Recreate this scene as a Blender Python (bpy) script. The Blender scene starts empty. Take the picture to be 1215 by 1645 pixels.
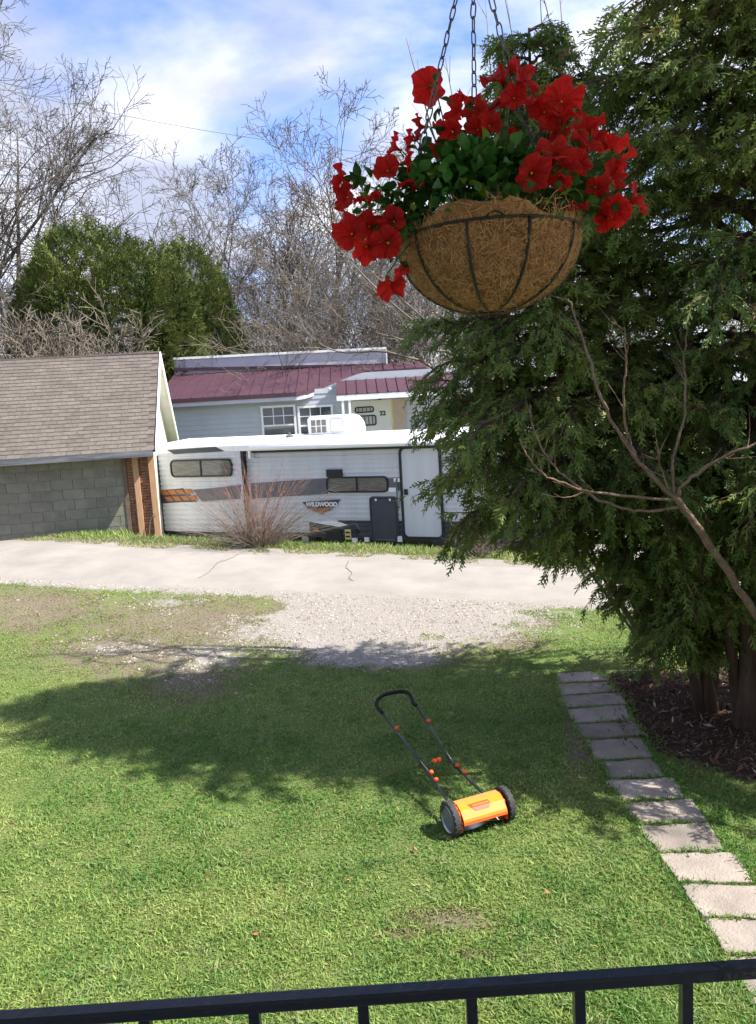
import bpy, math, random
import numpy as np
from mathutils import Vector, Matrix
random.seed(7); RNG = np.random.default_rng(7)
S = bpy.context.scene; COL = S.collection
rad = math.radians

# ------------------------------------------------------------------ camera
FPX, PW, PH = 1238.0, 1215.0, 1645.0
PITCH, ROLL, CAMZ = rad(8.1), rad(3.27), 3.1
CAM = np.array([0, 0, CAMZ])
Fv = np.array([0, math.cos(PITCH), -math.sin(PITCH)])
_R0 = np.array([1., 0, 0]); _U0 = np.array([0, math.sin(PITCH), math.cos(PITCH)])
Rv = _R0*math.cos(ROLL) - _U0*math.sin(ROLL)
Uv = _U0*math.cos(ROLL) + _R0*math.sin(ROLL)
cd = bpy.data.cameras.new('camera'); cam = bpy.data.objects.new('camera', cd); COL.objects.link(cam)
cd.sensor_fit = 'VERTICAL'; cd.sensor_height = 24; cd.lens = 24*FPX/PH
cd.clip_start = .05; cd.clip_end = 3000
m = Matrix.Identity(4)
for i in range(3):
    m[i][0] = Rv[i]; m[i][1] = Uv[i]; m[i][2] = -Fv[i]; m[i][3] = CAM[i]
cam.matrix_world = m
S.camera = cam
# ------------------------------------------------------------------ light
SUNV = np.array([1.0, -.18, 1.2]); SUNV /= np.linalg.norm(SUNV)      # towards the sun
w = bpy.data.worlds.new('World'); S.world = w; w.use_nodes = True
nt = w.node_tree; nt.nodes.clear()
def N(nt, t, **kw):
    n = nt.nodes.new(t)
    for k, v in kw.items():
        if k.startswith('i_'):
            n.inputs[k[2:].replace('_', ' ')].default_value = v
        else: setattr(n, k, v)
    return n
L = nt.links.new
out = N(nt, 'ShaderNodeOutputWorld'); bg = N(nt, 'ShaderNodeBackground'); bg.inputs[1].default_value = .15
sky = N(nt, 'ShaderNodeTexSky', sky_type='NISHITA', sun_disc=False)
sky.sun_elevation = math.asin(SUNV[2]); sky.sun_rotation = math.atan2(SUNV[0], SUNV[1])
sky.air_density = 1.0; sky.dust_density = .6; sky.ozone_density = 1.5
tc = N(nt, 'ShaderNodeTexCoord'); sx = N(nt, 'ShaderNodeSeparateXYZ'); L(tc.outputs['Generated'], sx.inputs[0])
zz = N(nt, 'ShaderNodeMath', operation='MAXIMUM'); L(sx.outputs[2], zz.inputs[0]); zz.inputs[1].default_value = 0
za = N(nt, 'ShaderNodeMath', operation='ADD'); L(zz.outputs[0], za.inputs[0]); za.inputs[1].default_value = .22
dx = N(nt, 'ShaderNodeMath', operation='DIVIDE'); L(sx.outputs[0], dx.inputs[0]); L(za.outputs[0], dx.inputs[1])
dy = N(nt, 'ShaderNodeMath', operation='DIVIDE'); L(sx.outputs[1], dy.inputs[0]); L(za.outputs[0], dy.inputs[1])
cx = N(nt, 'ShaderNodeCombineXYZ'); L(dx.outputs[0], cx.inputs[0]); L(dy.outputs[0], cx.inputs[1])
n1 = N(nt, 'ShaderNodeTexNoise', noise_dimensions='3D'); n1.inputs['Scale'].default_value = 1.35; n1.inputs['Detail'].default_value = 9; n1.inputs['Roughness'].default_value = .56; n1.inputs['Distortion'].default_value = .25
off = N(nt, 'ShaderNodeVectorMath', operation='ADD'); off.inputs[1].default_value = (3.7, 1.9, .4); L(cx.outputs[0], off.inputs[0]); L(off.outputs[0], n1.inputs['Vector'])
cr = N(nt, 'ShaderNodeValToRGB'); cr.color_ramp.elements[0].position = .36; cr.color_ramp.elements[1].position = .52
L(n1.outputs['Fac'], cr.inputs[0])
off2 = N(nt, 'ShaderNodeVectorMath', operation='ADD'); off2.inputs[1].default_value = (9.1, 4.2, 2.4); L(cx.outputs[0], off2.inputs[0])
n2 = N(nt, 'ShaderNodeTexNoise'); n2.inputs['Scale'].default_value = 1.7; n2.inputs['Detail'].default_value = 7; L(off2.outputs[0], n2.inputs['Vector'])
c2 = N(nt, 'ShaderNodeValToRGB'); e = c2.color_ramp.elements
e[0].position = .40; e[0].color = (1.38, 1.5, 1.95, 1); e[1].position = .60; e[1].color = (2.75, 2.8, 3.05, 1)
L(n2.outputs['Fac'], c2.inputs[0])
skc = N(nt, 'ShaderNodeVectorMath', operation='MULTIPLY'); skc.inputs[1].default_value = (.42, .48, .66); L(sky.outputs[0], skc.inputs[0])
mx = N(nt, 'ShaderNodeMix', data_type='RGBA'); L(cr.outputs[0], mx.inputs[0]); L(skc.outputs[0], mx.inputs[6]); L(c2.outputs[0], mx.inputs[7])
L(mx.outputs[2], bg.inputs[0]); L(bg.outputs[0], out.inputs[0])
sd = bpy.data.lights.new('sun', 'SUN'); sd.energy = 4.0; sd.angle = rad(.53); sd.color = (1, .95, .87)
sun = bpy.data.objects.new('sun', sd); COL.objects.link(sun)
sun.rotation_euler = Vector(SUNV).to_track_quat('Z', 'Y').to_euler(); sun.location = (8, 3, 12)
S.view_settings.view_transform = 'Standard'; S.view_settings.look = 'None'
S.view_settings.exposure = 1.68; S.view_settings.gamma = 1
S.render.engine = 'CYCLES'

# ------------------------------------------------------------------ helpers
def ray(x, y):
    d = Fv*FPX + Rv*(x-PW/2) + Uv*(PH/2-y); return d/d[1]
def gz(x, y, z=0.):
    d = ray(x, y); return CAM + d*((z-CAMZ)/d[2])
def gy(x, y, Y): return CAM + ray(x, y)*Y
def proj(P):
    D = np.asarray(P, float) - CAM; k = np.maximum(D@Fv, 1e-3)
    return PW/2 + FPX*(D@Rv)/k, PH/2 - FPX*(D@Uv)/k
def sst(a, b, x):
    t = np.clip((x-a)/(b-a), 0, 1); return t*t*(3-2*t)
PADL = None            # line beyond which the ground drops to the trailer's pad
def terr(x, y):
    x = np.asarray(x, float); y = np.asarray(y, float)
    hill = .45*np.clip((4-x)/9, 0, 1.15)*sst(6.5, 15.5, y)
    pad = 0. if PADL is None else sst(0, 1.4, y-np.interp(x, *PADL))*sst(-5.7, -5.3, x)
    z = hill*(1-pad) + pad*(-.35)
    return z + .012*np.sin(x*1.7+.4)*np.sin(y*1.3) + .008*np.sin(x*3.9+y*2.7)
def gt(px, py, far=60):
    d = ray(px, py); t = np.arange(1., far, .01); P = CAM + d[None, :]*t[:, None]
    k = np.argmax(P[:, 2] < terr(P[:, 0], P[:, 1])); return P[k]
ROADF = [(-260, 856), (-80, 863), (0, 868), (150, 876), (300, 884), (450, 891), (600, 898), (800, 909), (985, 920), (1150, 930), (1330, 941)]
ROADN = [(-260, 908), (-80, 922), (0, 928), (150, 937), (300, 944), (450, 950), (600, 956), (800, 966), (985, 975), (1150, 983), (1330, 992)]
F3 = np.array([gt(*p) for p in ROADF]); N3 = np.array([gt(*p) for p in ROADN])
PADL = (F3[:, 0], F3[:, 1]+1.0)
def wallpt(px, py, org, ang, v=0.):
    """local (u, z) where the pixel's ray meets the vertical plane local y = v of a frame at org turned by ang"""
    nrm = np.array([-math.sin(ang), math.cos(ang)]); d = ray(px, py)
    t = ((org[:2]@nrm) + v)/(d[:2]@nrm); P = CAM + d*t
    ux = np.array([math.cos(ang), math.sin(ang)])
    return (P[:2]-org[:2])@ux, P[2]-org[2]

def link(o, parent=None):
    COL.objects.link(o)
    if parent is not None: o.parent = parent
    return o
def empty(name, loc=(0, 0, 0), rz=0):
    o = bpy.data.objects.new(name, None); o.location = tuple(loc); o.rotation_euler = (0, 0, rz); o.empty_display_size = .1
    return link(o)
def tag(o, label, cat, group=None):
    o['label'] = label; o['category'] = cat
    if group: o['group'] = group
    return o
def kind(o, k): o['kind'] = k; return o

class MB:
    def __init__(s): s.v = []; s.f = []; s.sm = False
    def box(s, x0, x1, y0, y1, z0, z1):
        b = len(s.v)
        s.v += [(x, y, z) for z in (z0, z1) for y in (y0, y1) for x in (x0, x1)]
        s.f += [tuple(b+i for i in q) for q in ((0, 2, 3, 1), (4, 5, 7, 6), (0, 1, 5, 4), (2, 6, 7, 3), (0, 4, 6, 2), (1, 3, 7, 5))]
        return s
    def prism(s, poly, d0, d1, axis='y'):
        """poly of (a, b) extruded along axis; axis y: a=x b=z; x: a=y b=z; z: a=x b=y"""
        b = len(s.v); n = len(poly)
        mk = {'y': lambda a, c, d: (a, d, c), 'x': lambda a, c, d: (d, a, c), 'z': lambda a, c, d: (a, c, d)}[axis]
        s.v += [mk(a, c, d0) for a, c in poly] + [mk(a, c, d1) for a, c in poly]
        s.f.append(tuple(range(b+n-1, b-1, -1))); s.f.append(tuple(range(b+n, b+2*n)))
        for i in range(n):
            j = (i+1) % n; s.f.append((b+i, b+j, b+n+j, b+n+i))
        return s
    def ring(s, outer, inner, d0, d1):
        """frame between two equal-length outlines, extruded along y"""
        b = len(s.v); n = len(outer)
        for P in (outer, inner):
            for d in (d0, d1): s.v += [(a, d, c) for a, c in P]
        o0, o1, i0, i1 = b, b+n, b+2*n, b+3*n
        for i in range(n):
            j = (i+1) % n
            s.f += [(o0+i, o0+j, i0+j, i0+i), (o1+j, o1+i, i1+i, i1+j), (o0+j, o0+i, o1+i, o1+j), (i0+i, i0+j, i1+j, i1+i)]
        return s
    def tube(s, pts, r, n=8, cap=True):
        pts = [Vector(p) for p in pts]; k = len(pts)
        rr = r if hasattr(r, '__len__') else [r]*k
        b = len(s.v); a = None
        for i, p in enumerate(pts):
            t = (pts[min(i+1, k-1)]-pts[max(i-1, 0)]).normalized()
            if a is None:
                a = t.orthogonal().normalized()
            else:
                a = (a - t*a.dot(t)); a = a.normalized() if a.length > 1e-6 else t.orthogonal().normalized()
            c = t.cross(a)
            for q in range(n):
                th = 2*math.pi*q/n
                s.v.append(tuple(p + (a*math.cos(th)+c*math.sin(th))*rr[i]))
        for i in range(k-1):
            for q in range(n):
                q2 = (q+1) % n
                s.f.append((b+i*n+q, b+i*n+q2, b+(i+1)*n+q2, b+(i+1)*n+q))
        if cap:
            s.f.append(tuple(range(b+n-1, b-1, -1))); s.f.append(tuple(b+(k-1)*n+q for q in range(n)))
        return s
    def lathe(s, prof, c=(0, 0, 0), axis='z', n=24):
        """prof of (r, h)"""
        b = len(s.v); k = len(prof)
        for r, h in prof:
            for q in range(n):
                th = 2*math.pi*q/n; a, e2 = r*math.cos(th), r*math.sin(th)
                p = {'z': (a, e2, h), 'x': (h, a, e2), 'y': (a, h, e2)}[axis]
                s.v.append((p[0]+c[0], p[1]+c[1], p[2]+c[2]))
        for i in range(k-1):
            for q in range(n):
                q2 = (q+1) % n; s.f.append((b+i*n+q, b+i*n+q2, b+(i+1)*n+q2, b+(i+1)*n+q))
        return s
    def mesh(s, name):
        me = bpy.data.meshes.new(name); me.from_pydata(s.v, [], s.f); me.update()
        return me
    def build(s, name, mat, parent=None, smooth=False, bev=0):
        me = s.mesh(name); me.materials.append(mat)
        if smooth: me.shade_smooth()
        o = link(bpy.data.objects.new(name, me), parent)
        if bev:
            b = o.modifiers.new('bevel', 'BEVEL'); b.width = bev; b.segments = 2; b.limit_method = 'ANGLE'
        return o
def rrect(x0, x1, z0, z1, r, n=4):
    P = []
    for cx_, cz_, a0 in ((x1-r, z1-r, 0), (x0+r, z1-r, 90), (x0+r, z0+r, 180), (x1-r, z0+r, 270)):
        for i in range(n+1):
            a = rad(a0+90*i/n); P.append((cx_+r*math.cos(a), cz_+r*math.sin(a)))
    return P
def npmesh(name, V, F, mat, parent=None, col=None, smooth=False):
    V = np.asarray(V, np.float32); F = np.asarray(F, np.int32)
    me = bpy.data.meshes.new(name); me.vertices.add(len(V)); me.vertices.foreach_set('co', V.ravel())
    k = F.shape[1]; me.loops.add(F.size); me.loops.foreach_set('vertex_index', F.ravel())
    me.polygons.add(len(F)); me.polygons.foreach_set('loop_start', np.arange(0, F.size, k, dtype=np.int32))
    me.polygons.foreach_set('use_smooth', np.full(len(F), smooth))
    if col is not None:
        a = me.color_attributes.new('Col', 'FLOAT_COLOR', 'POINT')
        C4 = np.ones((len(V), 4), np.float32); C4[:, :3] = col; a.data.foreach_set('color', C4.ravel())
    me.update(calc_edges=True); me.materials.append(mat)
    return link(bpy.data.objects.new(name, me), parent)
def segmesh(name, segs, n, mat, parent=None, org=(0, 0, 0)):
    """segs rows: p0(3) p1(3) r0 r1 -> n-sided tapered tubes in one mesh"""
    A = np.asarray(segs, float); o = np.asarray(org)
    P0 = A[:, 0:3]-o; P1 = A[:, 3:6]-o; t = P1-P0; t /= np.maximum(np.linalg.norm(t, axis=1, keepdims=True), 1e-9)
    h = np.where(np.abs(t[:, 2:3]) < .9, np.array([[0, 0, 1.]]), np.array([[1., 0, 0]]))
    a = np.cross(t, h); a /= np.linalg.norm(a, axis=1, keepdims=True); b = np.cross(t, a)
    th = np.arange(n)*2*math.pi/n
    ringv = a[:, None, :]*np.cos(th)[None, :, None] + b[:, None, :]*np.sin(th)[None, :, None]
    V = np.concatenate([P0[:, None]+ringv*A[:, 6][:, None, None], P1[:, None]+ringv*A[:, 7][:, None, None]], 1).reshape(-1, 3)
    q = np.arange(n); q2 = (q+1) % n
    f = np.stack([q, q2, q2+n, q+n], 1)
    F = (f[None]+(np.arange(len(A))*2*n)[:, None, None]).reshape(-1, 4)
    return npmesh(name, V, F, mat, parent, smooth=True)
def scatter(TV, TF, X, Y, Z, P, sc):
    """copies of a template with frames X,Y,Z (N,3), places P and scales sc"""
    B = np.stack([X, Y, Z], 1)*np.asarray(sc).reshape(-1, 1, 1)
    V = np.einsum('vk,nkc->nvc', TV, B) + P[:, None]
    F = (TF[None] + (np.arange(len(P))*len(TV))[:, None, None])
    return V.reshape(-1, 3), F.reshape(-1, TF.shape[1])
def unit(a): return a/np.maximum(np.linalg.norm(a, axis=-1, keepdims=True), 1e-9)

# ------------------------------------------------------------------ materials
def pm(name, col, rough=.75, var=.15, scale=6, bump=0, bscale=None, metal=0, spec=.4, rnd=0, attr=False, coat=0, stretch=None, transl=0, col2=None, lo=.3, hi=.7, detail=6):
    m = bpy.data.materials.new(name); m.use_nodes = True; t = m.node_tree; ln = t.links.new
    p = t.nodes['Principled BSDF']; p.inputs['Roughness'].default_value = rough; p.inputs['Metallic'].default_value = metal
    p.inputs['Specular IOR Level'].default_value = spec; p.inputs['Coat Weight'].default_value = coat
    tc = N(t, 'ShaderNodeTexCoord'); src = tc.outputs['Object']
    if stretch:
        mp = N(t, 'ShaderNodeMapping'); mp.inputs['Scale'].default_value = stretch; ln(src, mp.inputs[0]); src = mp.outputs[0]
    if rnd:
        oi = N(t, 'ShaderNodeObjectInfo'); ad = N(t, 'ShaderNodeVectorMath', operation='ADD'); ln(src, ad.inputs[0])
        sc = N(t, 'ShaderNodeMath', operation='MULTIPLY'); ln(oi.outputs['Random'], sc.inputs[0]); sc.inputs[1].default_value = 60; ln(sc.outputs[0], ad.inputs[1]); src = ad.outputs[0]
    no = N(t, 'ShaderNodeTexNoise'); no.inputs['Scale'].default_value = scale; no.inputs['Detail'].default_value = detail; no.inputs['Roughness'].default_value = .6; ln(src, no.inputs['Vector'])
    r = N(t, 'ShaderNodeValToRGB'); r.color_ramp.elements[0].position = lo; r.color_ramp.elements[1].position = hi
    c = np.array(col); a = c*(1-var); b = np.minimum(c*(1+var), .95) if col2 is None else np.array(col2)
    r.color_ramp.elements[0].color = (*a, 1); r.color_ramp.elements[1].color = (*b, 1); ln(no.outputs['Fac'], r.inputs[0])
    cur = r.outputs[0]
    if attr:
        at = N(t, 'ShaderNodeVertexColor', layer_name='Col'); mu = N(t, 'ShaderNodeMix', data_type='RGBA', blend_type='MULTIPLY'); mu.inputs[0].default_value = 1
        ln(cur, mu.inputs[6]); ln(at.outputs[0], mu.inputs[7]); cur = mu.outputs[2]
    if rnd:
        mr = N(t, 'ShaderNodeMapRange'); mr.inputs['To Min'].default_value = 1-rnd; mr.inputs['To Max'].default_value = 1+rnd; ln(oi.outputs['Random'], mr.inputs[0])
        mu = N(t, 'ShaderNodeVectorMath', operation='SCALE'); ln(cur, mu.inputs[0]); ln(mr.outputs[0], mu.inputs['Scale']); cur = mu.outputs[0]
    ln(cur, p.inputs['Base Color'])
    if bump:
        n3 = N(t, 'ShaderNodeTexNoise'); n3.inputs['Scale'].default_value = bscale or scale*6; n3.inputs['Detail'].default_value = 5; ln(src, n3.inputs['Vector'])
        bp = N(t, 'ShaderNodeBump'); bp.inputs['Strength'].default_value = bump; bp.inputs['Distance'].default_value = .02; ln(n3.outputs['Fac'], bp.inputs['Height']); ln(bp.outputs[0], p.inputs['Normal'])
    if transl:
        tr = N(t, 'ShaderNodeBsdfTranslucent'); ln(cur, tr.inputs[0]); ms = N(t, 'ShaderNodeMixShader'); ms.inputs[0].default_value = transl
        o = t.nodes['Material Output']; ln(p.outputs[0], ms.inputs[1]); ln(tr.outputs[0], ms.inputs[2]); ln(ms.outputs[0], o.inputs[0])
    return m
M = {}
M['asphalt'] = pm('road_asphalt', (.235, .216, .193), .9, .10, 1.4, .6, 80, col2=(.285, .264, .238), detail=14)
M['gravel'] = pm('gravel_stone', (.29, .27, .245), .9, .3, 30, .2, attr=True)
M['slab'] = pm('concrete_slab', (.21, .18, .155), .9, .2, 4, .5, 70, rnd=.2, col2=(.30, .255, .22))
M['block'] = pm('painted_block', (.18, .175, .14), .9, .22, 3, .4, 50, rnd=.07)
M['mortar'] = pm('mortar', (.27, .27, .23), .95, .1, 8, .3)
M['shingle'] = pm('roof_shingle', (.115, .099, .086), .92, .22, 9, .5, 90, rnd=.14)
M['felt'] = pm('roof_felt', (.085, .065, .055), .95, .2, 9)
M['white'] = pm('white_trim', (.78, .78, .77), .5, .04, 3)
M['weathered'] = pm('weathered_fascia', (.075, .08, .09), .85, .5, 3, .3, 30, col2=(.20, .21, .23), stretch=(.3, 1, 3))
M['pine'] = pm('raw_pine', (.42, .25, .14), .75, .2, 5, .15, stretch=(6, 6, .6))
M['brick'] = pm('red_brick', (.26, .13, .075), .9, .35, 9, .3, attr=False)
M['brickmortar'] = pm('brick_mortar', (.14, .10, .075), .95, .2, 9)
M['gable'] = pm('gable_panel', (.62, .61, .54), .8, .08, 3)
M['rvwhite'] = pm('trailer_siding', (.55, .57, .60), .35, .09, 1.5, spec=.5, stretch=(2.5, 2.5, .35), detail=10)
M['rvroof'] = pm('trailer_roof', (.84, .84, .83), .45, .03, 2)
M['charcoal'] = pm('charcoal_siding', (.045, .055, .07), .4, .15, 3)
M['stripe'] = pm('grey_stripe', (.12, .12, .135), .4, .15, 3)
M['maroon'] = pm('maroon_stripe', (.16, .05, .045), .4, .15, 3)
M['orange'] = pm('orange_decal', (.36, .13, .035), .4, .15, 4)
M['black'] = pm('black_rubber', (.015, .015, .017), .55, .2, 8)
M['blind'] = pm('window_blind', (.20, .19, .17), .6, .35, 5, stretch=(1, 1, 5))
M['yellow'] = pm('yellow_plastic', (.6, .5, .2), .5, .1, 5)
M['siding'] = pm('grey_vinyl_siding', (.42, .445, .485), .5, .06, 2)
M['fascia'] = pm('grey_fascia', (.42, .42, .48), .5, .07, 2)
M['metalroof'] = pm('maroon_metal_roof', (.055, .02, .033), .6, .15, 2, spec=.5)
M['door'] = pm('pale_door', (.60, .60, .57), .5, .05, 3)
M['tan'] = pm('tan_panel', (.42, .33, .26), .7, .1, 3)
M['railpaint'] = pm('black_rail_paint', (.012, .017, .032), .3, .1, 70, .12, 60, spec=.35, col2=(.10, .09, .085), lo=.66, hi=.82)
M['deck'] = pm('deck_board', (.42, .40, .37), .8, .2, 5, .2)
M['soffit'] = pm('porch_soffit', (.75, .75, .72), .7, .05, 3)
M['coir'] = pm('coir_fibre', (.47, .205, .095), .95, .3, 18, .9, 120, col2=(.63, .33, .165))
M['wire'] = pm('basket_wire', (.02, .018, .016), .5, .3, 20)
M['chain'] = pm('chain_steel', (.16, .16, .19), .45, .2, 40, metal=.7)
M['petal'] = pm('red_petal', (.85, .013, .013), .6, .25, 2.2, .4, 9, transl=.48, rnd=.22, spec=.3, attr=True)
M['throat'] = pm('flower_throat', (.55, .40, .03), .7, .2, 30)
M['leafg'] = pm('basket_leaf', (.05, .16, .03), .5, .35, 25, rnd=.35, transl=.25, spec=.4)
M['leafy'] = pm('basket_calyx', (.16, .26, .03), .5, .3, 25, transl=.3)
M['stemg'] = pm('basket_stem', (.06, .13, .03), .6, .2, 20)
M['mower_o'] = pm('mower_orange', (.72, .215, .02), .28, .06, 6, coat=.5)
M['mower_r'] = pm('mower_red_orange', (.72, .085, .012), .35, .08, 6)
M['mower_lab'] = pm('mower_label', (.26, .045, .015), .4, .1, 6)
M['tyre'] = pm('mower_tyre', (.03, .03, .03), .75, .2, 20, .2)
M['hub'] = pm('mower_hub', (.10, .115, .125), .55, .1, 10)
M['steel'] = pm('blade_steel', (.35, .35, .36), .35, .15, 12, metal=.9)
M['tubeblk'] = pm('handle_tube', (.02, .02, .022), .3, .2, 10, spec=.6)
M['foam'] = pm('foam_grip', (.012, .012, .012), .9, .2, 40, .2)
M['bark'] = pm('cedar_bark', (.085, .05, .034), .95, .4, 6, .8, 25, stretch=(4, 4, .6))
M['twigs'] = pm('grey_bark', (.105, .092, .082), .9, .25, 3, .2)
M['twig2'] = pm('brown_bark', (.11, .094, .08), .9, .25, 3, .2)
M['twig3'] = pm('dark_bark', (.105, .085, .07), .9, .25, 3, .2)
M['sapl'] = pm('sapling_bark', (.16, .10, .068), .85, .4, 14, .6, 45)
M['redtwig'] = pm('red_twig_bark', (.25, .135, .10), .8, .25, 6)
M['tantwig'] = pm('tan_twig_bark', (.15, .125, .10), .8, .25, 6)
M['cedar'] = pm('cedar_spray', (1, 1, 1), .62, .12, 2.2, attr=True, transl=.3, spec=.25)
M['arbor'] = pm('arborvitae_spray', (1, 1, 1), .65, .15, 1.4, attr=True, transl=.2, spec=.2)
M['grass'] = pm('grass_blade', (1, 1, 1), .6, .1, 1.1, attr=True, transl=.38, spec=.3)
M['litter'] = pm('leaf_litter', (1, 1, 1), .85, .2, 6, attr=True)
M['deadleaf'] = pm('fallen_leaf', (.30, .12, .06), .8, .3, 40)
M['crack'] = pm('road_crack', (.12, .11, .10), .95, .2, 5)
M['cable'] = pm('cable_black', (.05, .05, .06), .6)
M['farwall'] = pm('far_house_wall', (.42, .42, .43), .8, .08, 2)
def glass(name, col):
    m = pm(name, col, .06, .35, 1.3, spec=.9); return m
M['glass'] = glass('dark_glass', (.035, .045, .06))
M['rvglass'] = pm('trailer_window_blind', (.13, .125, .115), .12, .4, 4, spec=.7, stretch=(1.2, 1, 7))

# ground: lawn soil / gravel / dirt / mulch by mask attributes
def ground_mat():
    m = bpy.data.materials.new('ground_cover'); m.use_nodes = True; t = m.node_tree; ln = t.links.new
    p = t.nodes['Principled BSDF']; p.inputs['Roughness'].default_value = .95; p.inputs['Specular IOR Level'].default_value = .1
    tc = N(t, 'ShaderNodeTexCoord')
    def noise(sc, d=6, r=.6):
        n = N(t, 'ShaderNodeTexNoise'); n.inputs['Scale'].default_value = sc; n.inputs['Detail'].default_value = d; n.inputs['Roughness'].default_value = r; ln(tc.outputs['Object'], n.inputs['Vector']); return n.outputs['Fac']
    def ramp(f, stops):
        r = N(t, 'ShaderNodeValToRGB'); el = r.color_ramp.elements
        while len(el) < len(stops): el.new(.5)
        for k, (pp, c) in enumerate(stops): el[k].position = pp; el[k].color = (*c, 1)
        ln(f, r.inputs[0]); return r.outputs[0]
    def mixc(f, a, b):
        x = N(t, 'ShaderNodeMix', data_type='RGBA'); ln(f, x.inputs[0]); ln(a, x.inputs[6]); ln(b, x.inputs[7]); return x.outputs[2]
    at = N(t, 'ShaderNodeVertexColor', layer_name='Col'); sp = N(t, 'ShaderNodeSeparateColor'); ln(at.outputs[0], sp.inputs[0])
    def edge(ch, n, amp, lo=.42, hi=.58):
        a = N(t, 'ShaderNodeMath', operation='MULTIPLY_ADD'); ln(n, a.inputs[0]); a.inputs[1].default_value = amp; ln(ch, a.inputs[2])
        s = N(t, 'ShaderNodeMath', operation='SUBTRACT'); ln(a.outputs[0], s.inputs[0]); s.inputs[1].default_value = amp/2
        r = N(t, 'ShaderNodeMapRange', interpolation_type='SMOOTHSTEP'); r.inputs['From Min'].default_value = lo; r.inputs['From Max'].default_value = hi; ln(s.outputs[0], r.inputs[0]); return r.outputs[0]
    lawn = mixc(noise(2.2), ramp(noise(55, 4), [(.3, (.04, .09, .018)), (.7, (.12, .20, .045))]), ramp(noise(48, 4), [(.3, (.08, .085, .03)), (.7, (.22, .21, .09))]))
    grav = ramp(noise(70, 8, .75), [(.3, (.11, .095, .08)), (.5, (.25, .23, .208)), (.72, (.42, .39, .36))])
    dirt = ramp(noise(40, 7, .7), [(.3, (.06, .055, .035)), (.7, (.23, .19, .135))])
    mulch = ramp(noise(60, 8, .75), [(.3, (.018, .011, .008)), (.55, (.06, .033, .022)), (.75, (.14, .08, .052))])
    c = mixc(edge(sp.outputs[1], noise(9, 8, .75), 1.5), lawn, dirt)
    c = mixc(edge(sp.outputs[0], noise(10, 9, .8), 1.3, .40, .62), c, grav)
    c = mixc(edge(sp.outputs[2], noise(14, 6), .6), c, mulch)
    ln(c, p.inputs['Base Color'])
    bp = N(t, 'ShaderNodeBump'); bp.inputs['Strength'].default_value = .7; bp.inputs['Distance'].default_value = .02; ln(noise(75, 6, .7), bp.inputs['Height']); ln(bp.outputs[0], p.inputs['Normal'])
    return m
M['ground'] = ground_mat()

# ------------------------------------------------------------------ ground
def vnoise(x, y, s, seed=0):
    """cheap value noise"""
    g = np.random.default_rng(seed).random((64, 64)); X = x*s % 64; Y = y*s % 64
    i = X.astype(int); j = Y.astype(int); fx = X-i; fy = Y-j; fx = fx*fx*(3-2*fx); fy = fy*fy*(3-2*fy)
    i1 = (i+1) % 64; j1 = (j+1) % 64
    return (g[i, j]*(1-fx)+g[i1, j]*fx)*(1-fy)+(g[i, j1]*(1-fx)+g[i1, j1]*fx)*fy
def blob(px, py, cx, cy, rx, ry): return 1-np.sqrt(((px-cx)/rx)**2+((py-cy)/ry)**2)
def masks(x, y):
    z = terr(x, y); px, py = proj(np.stack([x, y, z], -1))
    yn = np.interp(px, [a for a, b in ROADN], [b for a, b in ROADN]); yf = np.interp(px, [a for a, b in ROADF], [b for a, b in ROADF])
    g = np.full(px.shape, -1.)
    for b in [(640, 985, 300, 72), (560, 1015, 190, 58), (735, 980, 110, 34), (600, 1050, 150, 28), (335, 1058, 95, 40, .30), (190, 1042, 110, 26, .24), (280, 968, 170, 22, .20), (430, 1015, 130, 40, .3)]:
        g = np.maximum(g, blob(px, py, *b[:4])*(.75 if len(b) == 4 else .35)+(.36 if len(b) == 4 else b[4]))
    d = py-yn
    g = np.maximum(g, np.where(d < 0, 1., 1-d/np.where(px > 800, 13., 22.))*.9)                        # shoulder by the road
    g = np.maximum(g, np.where((py < yf) & (py > yf-10), .62, -1))            # far shoulder
    near = (y < 30) & (y > 1) & (py > yf-10)
    g = np.where(near, g, 0)
    g -= np.clip(blob(px, py, 395, 975, 75, 16), 0, 1)*1.1                     # grass tongue in the gravel
    padg = sst(.2, .8, y-np.interp(x, *PADL))*(x > 1.2)*(y < 24)
    g = np.maximum(g, padg*.9)
    dr = np.full(px.shape, -1.)
    for b in [(330, 1005, 380, 80), (230, 1050, 280, 70), (60, 975, 200, 55), (620, 1050, 240, 42), (820, 1030, 90, 24), (720, 1480, 110, 30), (640, 1505, 50, 14), (300, 1090, 120, 60), (860, 1000, 60, 14), (935, 1170, 45, 120), (40, 990, 120, 50), (760, 1535, 40, 12)]:
        dr = np.maximum(dr, blob(px, py, *b)*.5+.27)
    dr = np.where(near, dr, .15)
    mu = np.where(near, np.maximum(np.maximum(blob(px, py, 1170, 1150, 190, 88), blob(px, py, 1060, 1105, 110, 35)), blob(px, py, 1260, 1180, 190, 90))*1.2+.35, 0)
    return np.clip(g, 0, 1), np.clip(dr, 0, 1), np.clip(mu, 0, 1)
gx = np.unique(np.concatenate([np.linspace(-600, -30, 16), np.linspace(-30, -9, 43), np.arange(-9, 9, .12), np.linspace(9, 30, 43), np.linspace(30, 600, 16)]).round(4))
gyy = np.unique(np.concatenate([np.linspace(-60, 2, 18), np.arange(2, 19, .12), np.linspace(19, 50, 32), np.linspace(50, 900, 20)]).round(4))
XX, YY = np.meshgrid(gx, gyy, indexing='ij'); ZZ = terr(XX, YY)
g_, d_, m_ = masks(XX.ravel(), YY.ravel())
nY = len(gyy); I, J = np.meshgrid(np.arange(len(gx)-1), np.arange(nY-1), indexing='ij'); q = (I*nY+J).ravel()
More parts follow.
